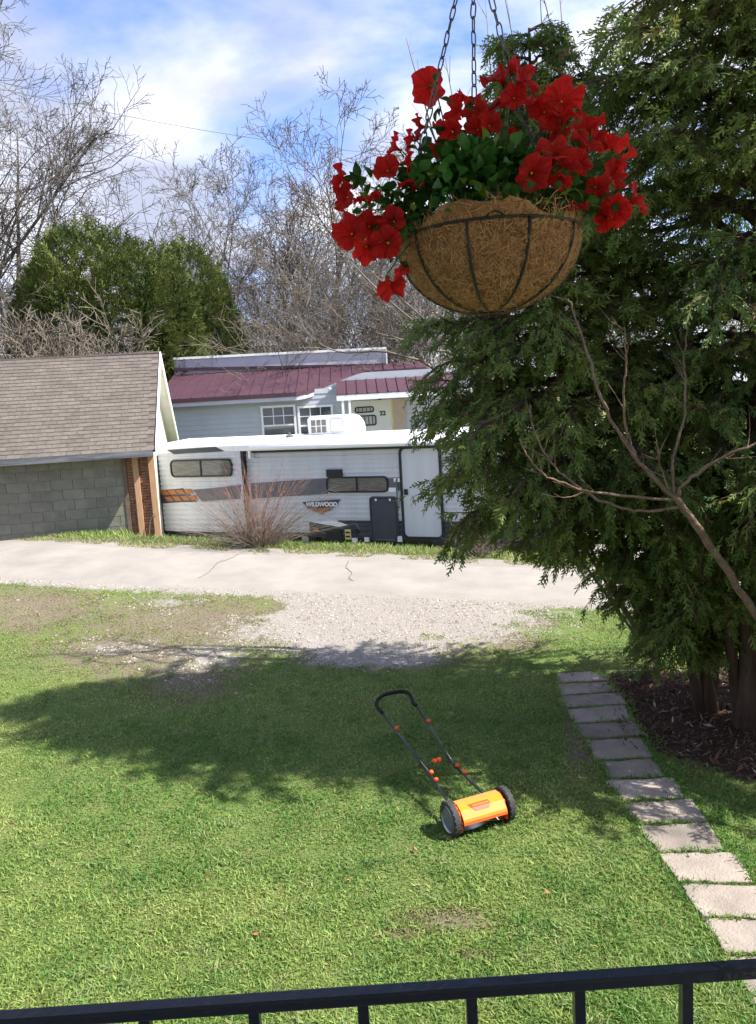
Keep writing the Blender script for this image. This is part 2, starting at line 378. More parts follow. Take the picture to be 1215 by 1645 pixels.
ground = npmesh('ground', np.stack([XX, YY, ZZ], -1).reshape(-1, 3), np.stack([q, q+nY, q+nY+1, q+1], 1), M['ground'], col=np.stack([g_, d_, m_], 1), smooth=True)
kind(ground, 'structure')

# road: a draped strip with a slight crown and tarred cracks
def resample(P, n):
    t = np.linspace(0, len(P)-1, n); k = np.arange(len(P)); return np.stack([np.interp(t, k, P[:, i]) for i in range(3)], 1)
A = resample(F3, 160); B = resample(N3, 160); nv = 24
tt = np.linspace(0, 1, nv); rv = []
for i in range(160):
    for k, t_ in enumerate(tt):
        p = A[i]*(1-t_)+B[i]*t_
        if k in (0, nv-1): p = p + (B[i]-A[i])*(.012*random.uniform(-1, 1)*(1 if k == 0 else 2))
        z = terr(p[0], p[1]) - .012 + .05*min(1, t_*(1-t_)*9)
        rv.append((p[0], p[1], z))
rf = [(i*nv+k, i*nv+k+1, (i+1)*nv+k+1, (i+1)*nv+k) for i in range(159) for k in range(nv-1)]
road = npmesh('road', rv, rf, M['asphalt'], smooth=True); kind(road, 'structure')
for pts in ([(385, 893), (372, 901), (350, 908), (338, 922), (318, 934)], [(560, 905), (556, 916), (566, 924), (562, 934), (570, 938)]):
    c = MB()
    P = [gt(*p)+np.array([0, 0, .0]) for p in pts]
    PP = []
    for a, b in zip(P[:-1], P[1:]):
        for k in range(6):
            q_ = a+(b-a)*k/6; q_ = q_+np.array([random.uniform(-.018, .018), random.uniform(-.018, .018), 0]); PP.append(q_)
    # lay on the crown: find the road height under each point
    RV = np.array(rv)
    for q_ in PP: k = np.argmin(((RV[:, :2]-q_[:2])**2).sum(1)); q_[2] = RV[k, 2]+.004
    c.tube(PP, .0055, 4).build('crack', M['crack'], road)
rv_arr = np.array(rv)

# paving slabs, one by one
path = empty('garden_path', gt(1000, 1200)); kind(path, 'structure')
SL = [((893, 1083), (950, 1079), (978, 1094), (898, 1098)), ((900, 1100), (975, 1096), (990, 1112), (904, 1118)),
      ((902, 1121), (992, 1114), (1008, 1133), (912, 1139)), ((914, 1142), (1002, 1136), (1015, 1158), (924, 1162)),
      ((926, 1165), (1016, 1160), (1032, 1184), (940, 1188)), ((944, 1192), (1030, 1186), (1050, 1218), (958, 1222)),
      ((966, 1226), (1048, 1222), (1068, 1250), (982, 1252)), ((972, 1256), (1082, 1252), (1098, 1284), (1002, 1286)),
      ((1000, 1292), (1110, 1288), (1134, 1322), (1028, 1324)), ((1024, 1330), (1138, 1328), (1162, 1368), (1060, 1371)),
      ((1060, 1377), (1176, 1374), (1208, 1418), (1092, 1420)), ((1094, 1426), (1222, 1424), (1252, 1476), (1132, 1478)),
      ((1132, 1481), (1262, 1480), (1290, 1535), (1170, 1537)), ((1170, 1541), (1304, 1540), (1335, 1602), (1206, 1603)), ((1210, 1608), (1350, 1606), (1385, 1670), (1250, 1672))]
SLW = []
for s in SL:
    P = np.array([gt(*p) for p in s]); c = P.mean(0); P = c+(P-c)*1.03; SLW.append(P)
    b = MB(); ol = []
    for k in range(4):
        a_, b_ = P[k], P[(k+1) % 4]
        for q in range(6):
            t_ = q/6; pt = a_*(1-t_)+b_*t_; j = .0 if q == 0 else .012
            ol.append((pt[0]-c[0]+random.uniform(-j, j), pt[1]-c[1]+random.uniform(-j, j)))
    b.prism(ol[::-1] if sum((ol[i][0]*ol[(i+1) % 24][1]-ol[(i+1) % 24][0]*ol[i][1]) for i in range(24)) < 0 else ol, -.05, .014, 'z')
    o = b.build('paving_slab', M['slab'], path, bev=.008)
    o.location = Vector((c[0], c[1], terr(c[0], c[1])))-path.location
    o.rotation_euler = (random.uniform(-.02, .02), random.uniform(-.025, .025), random.uniform(-.02, .02))
def onslab(x, y, grow=0.):
    r = np.zeros(x.shape, bool)
    for P in SLW:
        c = P[:, :2].mean(0); Q = c+(P[:, :2]-c)*(1+grow); s = np.ones(x.shape, bool); ar = 0
        for k in range(4): ar += Q[k, 0]*Q[(k+1) % 4, 1]-Q[(k+1) % 4, 0]*Q[k, 1]
        for k in range(4):
            a, b = Q[k], Q[(k+1) % 4]; s &= ((b[0]-a[0])*(y-a[1])-(b[1]-a[1])*(x-a[0]))*np.sign(ar) > 0
        r |= s
    return r

# ------------------------------------------------------------------ grass
def blades(name, x, y, hgt, wid, cols, lean, label):
    n = len(x); z = terr(x, y)-.004; a = RNG.random(n)*2*math.pi; ca, sa = np.cos(a), np.sin(a)
    le = lean*RNG.random(n)*hgt; la = RNG.random(n)*2*math.pi; lx, ly = le*np.cos(la), le*np.sin(la)
    P = np.stack([x, y, z], 1); W = np.stack([ca, sa, np.zeros(n)], 1)*wid[:, None]*.5
    mid = P+np.stack([lx*.35, ly*.35, hgt*.6], 1); tip = P+np.stack([lx, ly, hgt*(1-.25*lean*RNG.random(n))], 1)
    mid = P+np.stack([lx*.3, ly*.3, hgt*.45], 1)
    V = np.stack([P, mid-W, mid+W, tip], 1).reshape(-1, 3)
    f = np.array([[0, 2, 1], [1, 2, 3]]); F = (f[None]+(np.arange(n)*4)[:, None, None]).reshape(-1, 3)
    o = npmesh(name, V, F, M['grass'], col=np.repeat(cols, 4, 0)); kind(o, 'stuff'); tag(o, label, 'grass'); return o
def grass_cols(x, y, n):
    pat = .42*vnoise(x+40, y+40, .9, 3)+.33*vnoise(x+40, y+40, 2.7, 4)+.25*vnoise(x+40, y+40, 9., 14); fine = RNG.random(n)
    g1 = np.array([.09, .215, .036]); g2 = np.array([.33, .42, .12]); st = np.array([.36, .31, .14])
    t = np.clip((pat-.5)*1.7+.5+(fine-.5)*.6, 0, 1)[:, None]; c = g1*(1-t)+g2*t
    dead = (RNG.random(n) < .04+.4*np.clip((pat-.62)*3, 0, 1)); c[dead] = st*(.6+.5*RNG.random((dead.sum(), 1)))
    return c*(.8+.4*RNG.random((n, 1)))
def lawn(n0):
    y = 3.1+10.5*RNG.random(n0)**1.9; x = (RNG.random(n0)*2-1)*(.56*y+.35)
    g, d, mu = masks(x, y); r = RNG.random(n0); vn = vnoise(x+40, y+40, 3.3, 9)*.5+vnoise(x+40, y+40, 8., 10)*.5
    gg = g+(vn-.5)*.9; dd = d+(vn-.5)*.8
    keep = (r > sst(.40, .56, gg)*.995) & (r > sst(.38, .62, dd)*.74) & (r > sst(.4, .6, mu+(vn-.5)*.5)*.985)
    sl = onslab(x, y, -.03); keep &= ~sl
    return x[keep], y[keep], d[keep]
x, y, dd = lawn(385000); n = len(x)
c = grass_cols(x, y, n); k = (RNG.random(n) < sst(.25, .6, dd)*.6); c[k] = np.array([.26, .215, .11])*(.6+.6*RNG.random((k.sum(), 1)))
hh = .55+.9*vnoise(x+40, y+40, 5., 16)
blades('lawn_grass', x, y, (.014+.024*RNG.random(n))*hh, .0045+.0035*RNG.random(n)+.0006*y, c, 1.5, 'short mown lawn grass around the mower and path')
# weedy tufts and coarse clumps standing out of the mown turf
cn = 420; cy_ = 3.4+7*RNG.random(cn)**1.5; cx_ = (RNG.random(cn)*2-1)*(.52*cy_); g, d, mu = masks(cx_, cy_); k = (g < .35) & (mu < .3) & ~onslab(cx_, cy_, .05); cx_, cy_ = cx_[k], cy_[k]; cn = len(cx_)
nb_ = 34; x = np.repeat(cx_, nb_)+RNG.normal(0, .035, cn*nb_); y = np.repeat(cy_, nb_)+RNG.normal(0, .035, cn*nb_); n = len(x); tone = np.repeat(RNG.random(cn), nb_)[:, None]
c = (np.array([.07, .20, .045])*(1-tone)+np.array([.36, .40, .17])*tone)*(.75+.5*RNG.random((n, 1)))
blades('weed_tufts', x, y, .02+.03*RNG.random(n), .006+.005*RNG.random(n), c, 1.6, 'coarser weed and clover tufts scattered through the lawn')
# taller tufts along slab joints
ps = []
for P in SLW:
    for k in range(4):
        for q in range(110 if k in (0, 2) else 110):
            t_ = random.random()
            if k in (0, 2) and vnoise(np.array([P[k][0]*3]), np.array([P[k][1]*3+t_]), 2., 5)[0] < .35: continue
            p = P[k]*(1-t_)+P[(k+1) % 4]*t_; cc = P.mean(0); ps.append(p+(p-cc)*.03+np.array([random.gauss(0, .022), random.gauss(0, .012), 0]))
ps = np.array(ps); n = len(ps)
blades('path_edge_grass', ps[:, 0], ps[:, 1], .02+.04*RNG.random(n), .006+.004*RNG.random(n), grass_cols(ps[:, 0], ps[:, 1], n), 1.2, 'grass tufts growing in the joints between paving slabs')
# verge on the far side of the road
n = 45000; t_ = RNG.random(n)*159; i = t_.astype(int); fr = (t_-i)[:, None]
Af = A[i]*(1-fr)+A[np.minimum(i+1, 159)]*fr; dv = unit(A[i]-B[i])
sp = .12+2.1*RNG.random(n)**1.15; P = Af+dv*sp[:, None]; x, y = P[:, 0], P[:, 1]
k = (vnoise(x+40, y+40, 2.5, 8) + sp*.9 > .62) & ~((x > 1.5) & (sp > 1.3)); x, y, sp = x[k], y[k], sp[k]; n = len(x)
c = grass_cols(x, y, n)*1.05; k = RNG.random(n) < np.clip(.75-sp*.5, .12, 1); c[k] = np.array([.42, .36, .20])*(.6+.5*RNG.random((k.sum(), 1)))
blades('verge_grass', x, y, (.05+.11*RNG.random(n))*np.clip(sp*1.2, .35, 1), .013+.009*RNG.random(n), c, 1.1, 'long yellow green grass on the verge beyond the road')

# gravel stones
def stones():
    n0 = 60000; y = 7.2+8*RNG.random(n0); x = (RNG.random(n0)*2-1)*(.55*y+.3); g, d, mu = masks(x, y)
    px, py = proj(np.stack([x, y, terr(x, y)], 1)); yn = np.interp(px, [a for a, b in ROADN], [b for a, b in ROADN])
    vn = vnoise(x+40, y+40, 6., 12)
    k = (RNG.random(n0) < sst(.38, .62, g+(vn-.5)*.7)*.8+.012*(d > .3)) & (py > yn+1); x, y = x[k], y[k]; n = len(x)
    TV = np.array([[1, 0, 0], [-1, 0, 0], [0, 1, 0], [0, -1, 0], [0, 0, .7], [0, 0, -.7]], float)
    TF = np.array([[0, 2, 4], [2, 1, 4], [1, 3, 4], [3, 0, 4]])
    a = RNG.random(n)*6.28; z0 = np.zeros(n)
    X = np.stack([np.cos(a), np.sin(a), RNG.normal(0, .2, n)], 1)*(.7+.6*RNG.random((n, 1))); Yv = np.stack([-np.sin(a), np.cos(a), RNG.normal(0, .2, n)], 1); Z = np.stack([RNG.normal(0, .2, n), z0, z0+1], 1)
    V, F = scatter(TV, TF, X, Yv, Z, np.stack([x, y, terr(x, y)+.002], 1), .007+.015*RNG.random(n)**2)
    c = (.6+.8*RNG.random((n, 1)))*np.array([[1.05, 1, .94]])
    o = npmesh('gravel_stones', V, F, M['gravel'], col=np.repeat(c, 6, 0)); kind(o, 'stuff'); tag(o, 'loose pale gravel stones between the lawn and road', 'gravel')
stones()
# litter under the cedars: small curled flakes and twigs
def litter():
    n0 = 22000; y = 4.6+4.5*RNG.random(n0); x = 1.6+3.6*RNG.random(n0); g, d, mu = masks(x, y); k = RNG.random(n0) < sst(.25, .6, mu)*.55+.008; x, y = x[k], y[k]; n = len(x)
    a = RNG.random(n)*6.28; t = RNG.normal(0, .45, n); z0 = np.zeros(n)
    X = np.stack([np.cos(a), np.sin(a), t], 1); Yv = np.stack([-np.sin(a), np.cos(a), RNG.normal(0, .3, n)], 1); Z = np.stack([z0, z0, z0+1], 1)
    TV = np.array([[-1, 0, 0], [0, .22, .12], [1, 0, 0], [0, -.22, .1]], float); TF = np.array([[0, 3, 2], [0, 2, 1]])
    V, F = scatter(TV, TF, X, Yv, Z, np.stack([x, y, terr(x, y)+.006+.01*RNG.random(n)], 1), .01+.05*RNG.random(n)**2)
    c = np.where(RNG.random((n, 1)) < .3, np.array([[.15, .075, .045]]), np.array([[.095, .066, .05]]))*(.4+1.0*RNG.random((n, 1))); c[RNG.random(n) < .05] = (.38, .32, .27)
    o = npmesh('leaf_litter', V, F, M['litter'], col=np.repeat(c, 4, 0)); kind(o, 'stuff'); tag(o, 'reddish brown dead needles and twigs under the cedars', 'leaf litter')
litter()
lf = MB(); lf.v = [(-.5, 0, .0), (-.15, .28, .08), (.25, .22, .1), (.55, 0, .16), (.25, -.22, .1), (-.15, -.28, .08), (0, 0, 0), (.3, 0, .04)]
lf.f = [(0, 6, 1), (6, 2, 1), (6, 7, 2), (7, 3, 2), (0, 5, 6), (6, 5, 4), (6, 4, 7), (7, 4, 3)]
lfm = lf.mesh('fallen_leaf'); lfm.materials.append(M['deadleaf'])
for px, py in [(20, 1352), (242, 1355), (391, 1486), (412, 1508), (512, 1302), (458, 1210), (240, 1211), (335, 1420), (1075, 1570), (668, 1370), (560, 1420), (880, 1440)]:
    p = gt(px, py); o = link(bpy.data.objects.new('fallen_leaf', lfm)); o.location = p+np.array([0, 0, .03]); s = random.uniform(.025, .04); o.scale = (s, s, s); o.rotation_euler = (random.uniform(-.3, .3), random.uniform(-.3, .3), random.random()*6)
    tag(o, 'small reddish brown dead leaf lying on the mown lawn', 'leaf', 'dead leaves scattered on the lawn')

# ------------------------------------------------------------------ garage
def garage():
    ang = .16; ex = np.array([math.cos(ang), math.sin(ang)]); ey = np.array([-ex[1], ex[0]])
    c0 = gy(252, 858, 17.5); base = float(terr(c0[0]-.5, c0[1]))-.1
    org = np.array([c0[0], c0[1], base]); g = empty('garage', org, ang)
    tag(g, 'grey concrete block garage with brown shingle roof beside the road', 'garage')
    def U(px, py, v=0): return wallpt(px, py, org, ang, v)
    LW = -6.2
    ub = U(207, 790)[0]
    ez = U(245, 722, -.45)[1]                       # eave height at the drip edge
    WT = ez+.06
    wall = MB().box(LW, ub-.003, .004, .2, -.9, WT).build('wall', M['mortar'], g)
    bl, bh, j = .47, .228, .013
    z = -.12; row = 0
    bm = MB().box(-bl/2+j/2, bl/2-j/2, 0, .05, -bh/2+j/2, bh/2-j/2).mesh('concrete_block'); bm.materials.append(M['block'])
    bh2 = MB().box(-bl/4+j/2, bl/4-j/2, 0, .05, -bh/2+j/2, bh/2-j/2).mesh('concrete_block_half'); bh2.materials.append(M['block'])
    while z+bh < WT+.02:
        u = ub-.004 - (0 if row % 2 else bl/2)
        if not row % 2:
            o = link(bpy.data.objects.new('concrete_block', bh2), wall); o.location = (ub-.004-bl/4, random.uniform(-.012, -.008), z+bh/2)
        while u-bl > LW:
            o = link(bpy.data.objects.new('concrete_block', bm), wall); o.location = (u-bl/2, random.uniform(-.013, -.008), z+bh/2); u -= bl
        z += bh; row += 1
    # other walls
    D = 4.9; RY = 2.4
    rz = U(262, 567, RY)[1]; tanp = (rz-ez)/(RY+.45)
    ridge = rz
    by = D+.35; bz = ridge-tanp*(by-RY)
    sw = MB(); sw.prism([(.2, -.9), (D, -.9), (D, ridge-tanp*(D-RY)-.07), (RY, ridge-.07), (.2, ez+tanp*.65-.07)], -.2, -.06, 'x'); sw.build('side_wall', M['gable'], g)
    MB().box(LW, -.2, D-.15, D, -.9, WT+.3).build('rear_wall', M['mortar'], g)
    MB().prism([(.2, -.9), (D-.15, -.9), (D-.15, WT), (.2, WT)], LW, LW+.15, 'x').build('side_wall', M['gable'], g)
    # brick corner between two raw timber posts
    br = MB().box(ub, -.02, .03, .2, -.9, WT).build('corner_pier', M['brickmortar'], g)
    bb = MB(); zz_ = -.25; r_ = 0
    while zz_ < WT-.05:
        u = ub+.004-(.1 if r_ % 2 else 0)
        while u < -.02:
            a, b = max(u, ub+.002), min(u+.19, -.022)
            if b-a > .03: dpt = random.uniform(-.008, .01); bb.box(a, b, dpt, .06, zz_, zz_+.052)
            u += .2
        zz_ += .064; r_ += 1
    kind(bb.build('brick_courses', M['brick'], br), 'stuff')
    for (x0, x1) in ((223, 231), (248, 257)):
        a = U(x0-4, 800)[0]; b = U(x1-3, 800)[0]
        MB().box(a, b, -.07, -.01, -.9, WT-.02).build('timber_post', M['pine'], g, bev=.004)
    a = U(216, 745)[0]; b = U(244, 735)[0]
    MB().prism([(a, WT-.28), (b, WT-.12), (b, WT-.01), (a, WT-.01)], -.066, -.012, 'y').build('brace', M['pine'], g)
    MB().box(ub-.09, ub-.001, -.03, .02, -.9, WT-.02).build('corner_board', M['brickmortar'], g)
    # roof deck, shingles one by one
    sl = math.sqrt((RY+.45)**2+(ridge-ez)**2); pitch = math.atan2(ridge-ez, RY+.45)
    RX1 = U(250, 722, -.45)[0]; RX0 = LW-.2
    rf = empty('roof', (0, 0, 0)); rf.parent = g
    MB().prism([(-.45, ez), (RY, ridge), (RY, ridge-.04), (-.45, ez-.04)], RX0, RX1, 'x').build('roof_deck', M['felt'], rf)
    MB().prism([(by, bz), (RY+.002, ridge), (RY+.002, ridge-.04), (by, bz-.04)], RX0, RX1, 'x').build('roof_deck', M['gable'], rf)
    MB().prism([(by, bz+.02), (RY-.03, ridge+.035), (RY-.03, ridge+.002), (by, bz+.002)], RX0, RX1-.01, 'x').build('rear_slope', M['shingle'], rf)
    tw, ex_ = .31, .135
    tab = MB().prism([(-tw/2+.005, 0), (tw/2-.005, 0), (tw/2-.005, ex_*1.25), (-tw/2+.005, ex_*1.25)], 0, .011, 'z').mesh('shingle'); tab.materials.append(M['shingle'])
    spots = []; row = 0; d = -.03
    while d < sl-.06:
        u = RX1-.012-tw/2 - (tw/2 if row % 2 else 0) - random.uniform(0, .03)
        while u > RX0+tw/2: spots.append((u, d)); u -= tw
        row += 1; d += ex_
    def place(u, d):
        f = d/sl; yy = -.45+(RY+.45)*f; z0 = ez+(ridge-ez)*f
        return Matrix.Translation((u, yy, z0+.004)) @ Matrix.Rotation(pitch-.085, 4, 'X') @ Matrix.Rotation(random.uniform(-.006, .006), 4, 'Z')
    gx0 = U(0, 650, 1)[0]
    vis = [s for s in spots if s[0] > gx0-.2]; vis.sort(key=lambda s: s[1]); ind = set(vis[:300])
    rest = MB()
    for s in spots:
        mt = place(*s)
        if s in ind:
            o = link(bpy.data.objects.new('shingle', tab), rf); o.matrix_local = mt
        else:
            b0 = len(rest.v); rest.v += [tuple(mt @ v.co + Vector((0, 0, random.uniform(0, .001)))) for v in tab.vertices]; rest.f += [tuple(b0+i for i in p.vertices) for p in tab.polygons]
    kind(rest.build('shingle_courses', M['shingle'], rf), 'stuff')
    MB().tube([(RX0, RY, ridge+.012), ((RX0+RX1)/2, RY, ridge-.012), (RX1-.01, RY, ridge+.012)], .035, 8).build('ridge_cap', M['shingle'], rf)
    MB().box(RX0, RX1-.06, -.485, -.452, ez-.15, ez-.005).build('fascia', M['weathered'], g)
    rk = MB().prism([(-.49, ez+.03), (RY, ridge+.035), (RY, ridge-.13), (-.49, ez-.15)], RX1, RX1+.03, 'x').build('rake_board', M['white'], g)
    MB().prism([(by, bz+.03), (RY+.001, ridge+.035), (RY+.001, ridge-.13), (by, bz-.15)], RX1+.001, RX1+.029, 'x').build('rake_board', M['white'], g)
    MB().box(LW, RX1-.01, -.445, .0, ez-.06, ez-.045).build('soffit', M['weathered'], g)
    # dried vine by the post
    p0 = Vector((-.12, -.1, -.2)); MB().tube([p0, p0+Vector((-.02, -.03, .35)), p0+Vector((.02, -.02, .62)), p0+Vector((.12, 0, .78)), p0+Vector((.18, .02, .74))], [.012, .011, .009, .007, .004], 5).build('dead_vine', M['tantwig'], g)
garage()

# ------------------------------------------------------------------ travel trailer
def corr(z0, z1, y0, pitch, dep):
    """wall outline (y, z) with pressed horizontal grooves"""
    P = []; z = z0
    while z < z1-.001:
        h = min(pitch, z1-z); P += [(y0, z), (y0-dep*.2, z+h*.25), (y0-dep, z+h*.62), (y0-dep*.9, z+h*.9)]; z += h
    P.append((y0, z1)); return P
def text_mesh(body, size, mat, name, parent, ext=.003, shear=0, bold=0):
    c = bpy.data.curves.new(name, 'FONT'); c.body = body; c.size = size; c.extrude = ext; c.align_x = 'CENTER'; c.align_y = 'CENTER'; c.shear = shear; c.offset = bold
    o = bpy.data.objects.new(name, c); COL.objects.link(o); bpy.context.view_layer.update()
    me = bpy.data.meshes.new_from_object(o.evaluated_get(bpy.context.evaluated_depsgraph_get()))
    bpy.data.objects.remove(o); me.materials.clear(); me.materials.append(mat)
    o2 = link(bpy.data.objects.new(name, me), parent); o2.rotation_euler = (math.pi/2, 0, 0); return o2
def trailer():
    a0 = gy(264, 780, 19.5)[:2]; a1 = np.array([4.1, 15.3]); ang = math.atan2(a1[1]-a0[1], a1[0]-a0[0]); LEN = float(np.linalg.norm(a1-a0))
    org = np.array([a0[0], a0[1], -.35]); g = empty('travel_trailer', org, ang)
    tag(g, 'long white travel trailer with charcoal stripes parked beyond the road', 'trailer')
    R = lambda px, py, v=0: wallpt(px, py, org, ang, v)
    def rect(x0, x1, y0, y1):
        ym, xm = (y0+y1)/2, (x0+x1)/2; sl = -.045*(x1-x0)/2
        return R(x0, ym+sl*-1)[0], R(x1, ym+sl)[0], R(xm, y1)[1], R(xm, y0)[1]
    us = R(397, 780)[0]; zt = R(450, 722)[1]; zb = R(300, 852)[1]; W = 2.45
    uk = R(498, 850)[0]; zk = R(570, 836)[1]; zk2 = R(570, 868)[1]
    # main body and the slide-out section at the left end
    prof = corr(zk, zt, 0, .115, .02)
    body = MB().prism(prof+[(W, zt), (W, zk)], us+.05, LEN, 'x').build('body', M['rvwhite'], g)
    sk = corr(zk2+.06, zk, -.004, .115, .02); MB().prism(sk+[(W-.02, zk), (W-.02, zk2+.06)], uk, LEN-.5, 'x').build('skirt', M['charcoal'], g)
    MB().prism(corr(zb, zk, 0, .115, .02)+[(W-.02, zk), (W-.02, zb)], us+.05, uk-.002, 'x').build('lower_panel', M['rvwhite'], g)
    so = MB().prism(corr(zb, zt, -.12, .125, .022)+[(1., zt), (1., zb)], 0, us-.03, 'x').build('slide_out', M['rvwhite'], g)
    MB().box(us-.029, us+.049, -.13, .5, zb, zt).build('slide_seal', M['black'], g)
    MB().box(-.02, -.001, -.13, 1, zb-.1, zt).build('corner_trim', M['black'], g)
    MB().box(.02, us+.3, -.09, 1.2, zb-.14, zb-.004).build('underframe', M['black'], g)
    MB().box(us+.3, LEN-.1, .05, W-.05, .42, .56).build('chassis', M['black'], g)
    # rounded white roof edge / awning roll
    r = .17
    pr = [(-.14, zt+.0)] + [(-.14+r-r*math.cos(t), zt+.10+r*math.sin(t)*.75) for t in np.linspace(0, math.pi/2, 8)] + [(W*.5, zt+.29), (W, zt+.2), (W, zt)]
    MB().prism(pr, -.03, LEN+.02, 'x').build('roof', M['rvroof'], g)
    ua = R(408, 715)[0]
    MB().box(ua, LEN-.3, -.135, -.02, zt-.05, zt-.002).build('awning_shadow_strip', M['black'], g)  # black strip standing in for the shadow line beneath the awning
    MB().tube([(ua-.03, -.175, zt+.05), (LEN-.25, -.175, zt+.05)], .055, 12).build('awning_roll', M['rvroof'], g, smooth=True)
    MB().box(ua-.05, ua+.0, -.2, -.02, zt-.18, zt+.03).build('awning_bracket', M['rvroof'], g)
    MB().lathe([(0, .0), (.09, .0), (.1, .05), (.03, .07), (.03, .12), (0, .12)], (R(448, 700)[0], .5, zt+.25), 'z', 12).build('roof_vent', M['hub'], g)
    # windows
    def window(x0, x1, y0, y1, v, name='window', rr=.12, panes=2):
        u0, u1, z0, z1 = rect(x0, x1, y0, y1); fr = MB().ring(rrect(u0, u1, z0, z1, rr), rrect(u0+.035, u1-.035, z0+.035, z1-.035, rr*.75), v-.035, v+.03).build(name, M['black'], g)
        w_ = (u1-u0-.07)/panes
        for k in range(panes):
            o = MB(); c0, c1 = u0+.035+k*w_, u0+.035+(k+1)*w_; o.prism(rrect(c0, c1, z0+.034, z1-.034, rr*.5), v-.015+.004*k, v+.02, 'y').build('pane', M['rvglass'], fr)
        if panes == 2: MB().box((u0+u1)/2-.018, (u0+u1)/2+.018, v-.03, v+.01, z0+.03, z1-.03).build('mullion', M['black'], fr)
    window(281, 379, 737, 765, -.145); window(526, 625, 765, 791, -.025)
    # door with rounded black frame
    u0, u1, z0, z1 = rect(645, 712, 716, 866)
    d = MB().prism(rrect(u0+.05, u1-.05, z0+.06, z1-.05, .1), -.035, .0, 'y').build('door', M['rvwhite'], g)
    MB().ring(rrect(u0, u1, z0, z1, .14), rrect(u0+.055, u1-.055, z0+.06, z1-.055, .1), -.055, .01).build('door_frame', M['black'], d)
    hz = R(656, 790)[1]; MB().box(u0+.09, u0+.17, -.07, -.036, hz-.06, hz+.06).build('handle', M['black'], d)
    MB().tube([(u0-.07, -.03, hz-.35), (u0-.07, -.09, hz-.3), (u0-.07, -.09, hz+.25), (u0-.07, -.03, hz+.3)], .018, 8).build('grab_rail', M['hub'], g)
    # storage hatch
    u0, u1, z0, z1 = rect(596, 641, 797, 869); h = MB().prism(rrect(u0, u1, z0, z1, .09), -.045, .0, 'y').build('storage_hatch', M['charcoal'], g, bev=.006)
    MB().ring(rrect(u0+.03, u1-.03, z0+.03, z1-.03, .08), rrect(u0+.05, u1-.05, z0+.05, z1-.05, .07), -.052, -.044).build('seal', M['black'], h)
    for k in (.25, .75): MB().box(u0+(u1-u0)*k-.02, u0+(u1-u0)*k+.02, -.06, -.044, z1-.1, z1-.05).build('latch', M['white'], h)
    MB().box(u0+.1, u1-.1, -.055, -.044, z0+.03, z0+.045).build('hinge', M['weathered'], h)
    u0, u1, z0, z1 = rect(526, 551, 754, 766); MB().box(u0, u1, -.06, .0, z0, z1).build('vent_box', M['black'], g, bev=.006)
    u0, u1, z0, z1 = rect(525, 550, 850, 870); MB().box(u0, u1, -.05, .0, z0, z1).build('access_panel', M['black'], g)
    u0, u1, z0, z1 = rect(556, 565, 850, 866); ol = MB().box(u0, u1, -.05, .0, z0, z1).build('outlet', M['yellow'], g)
    for k in (.3, .7): zz_ = z0+(z1-z0)*k; MB().box(u0+.02, u1-.02, -.056, -.048, zz_-.02, zz_+.02).build('socket', M['black'], ol)
    for x0, x1, y0, y1 in ((567, 575, 864, 871), (587, 594, 863, 870), (640, 647, 861, 870), (626, 640, 783, 790), (634, 644, 768, 774)):
        u0, u1, z0, z1 = rect(x0, x1, y0, y1); MB().box(u0, u1, -.05, .0, z0, z1).build('service_port', M['white'], g, bev=.004)
    u, z = R(573, 854); MB().lathe([(0, -.05), (.06, -.05), (.07, -.03), (.07, 0)], (u, 0, z), 'y', 14).build('water_inlet', M['black'], g)
    # stripes (thin pressed panels)
    def decal(pts, mat, v, name):
        P = [R(*p) for p in pts]; MB().prism(P, v-.006, v+.02, 'y').build(name, M[mat], g)
    decal([(404, 776), (404, 801), (528, 793), (528, 768)], 'stripe', -.024, 'stripe')
    decal([(625, 768), (625, 788), (644, 787), (644, 767)], 'stripe', -.024, 'stripe')
    decal([(316, 786), (330, 804), (392, 800), (392, 778)], 'stripe', -.145, 'stripe')
    decal([(256, 788), (257, 808), (322, 804), (300, 783)], 'charcoal', -.145, 'stripe')
    for k in range(4):
        x0 = 262+k*13
        decal([(x0, 787-k*.6), (x0+6, 794-k*.6), (x0+17, 793.5-k*.6), (x0+11, 786.5-k*.6)], 'orange', -.153, 'orange_block')
        decal([(x0+8, 797-k*.6), (x0+14, 804-k*.6), (x0+24, 803.5-k*.6), (x0+18, 796.5-k*.6)], 'orange', -.153, 'orange_block')
    decal([(274, 722), (286, 729), (366, 724), (352, 717)], 'charcoal', -.145, 'stripe')
    # emblem with the maker's lettering
    decal([(487, 806), (496, 817), (540, 814.5), (548, 802)], 'charcoal', -.034, 'emblem')
    decal([(500, 818.5), (518, 826), (536, 816.5)], 'orange', -.03, 'emblem_mountain')
    t = text_mesh('WILDWOOD', .135, M['white'], 'lettering', g, .004, .12, .006); u, z = R(518, 810); t.location = (u, -.048, z); t.rotation_euler = (math.pi/2, 0, 0); t.rotation_euler.y = -.0
    decal([(500, 838), (528, 832), (560, 843), (545, 846)], 'white', -.028, 'swoosh')
    decal([(478, 834), (520, 828), (545, 836), (500, 838)], 'rvwhite', -.03, 'swoosh')
    u, z = R(510, 851); MB().box(u-.09, u+.06, -.05, 0, z-.04, z+.04).build('marker_light', M['orange'], g)
    # air conditioner
    u0 = R(505, 676, 1.2)[0]; u1 = R(577, 676, 1.2)[0]; z0 = zt+.24; z1 = R(540, 667, .85)[1]; hh = z1-z0
    ac = MB().prism([(u0, z0), (u0-.02, z1-.06), (u0+.05, z1), (u1-.3, z1), (u1-.14, z1-.05), (u1-.02, z0+hh*.55), (u1, z0+.05), (u1-.06, z0)], .85, 1.6, 'y').build('air_conditioner', M['rvroof'], g, bev=.04)
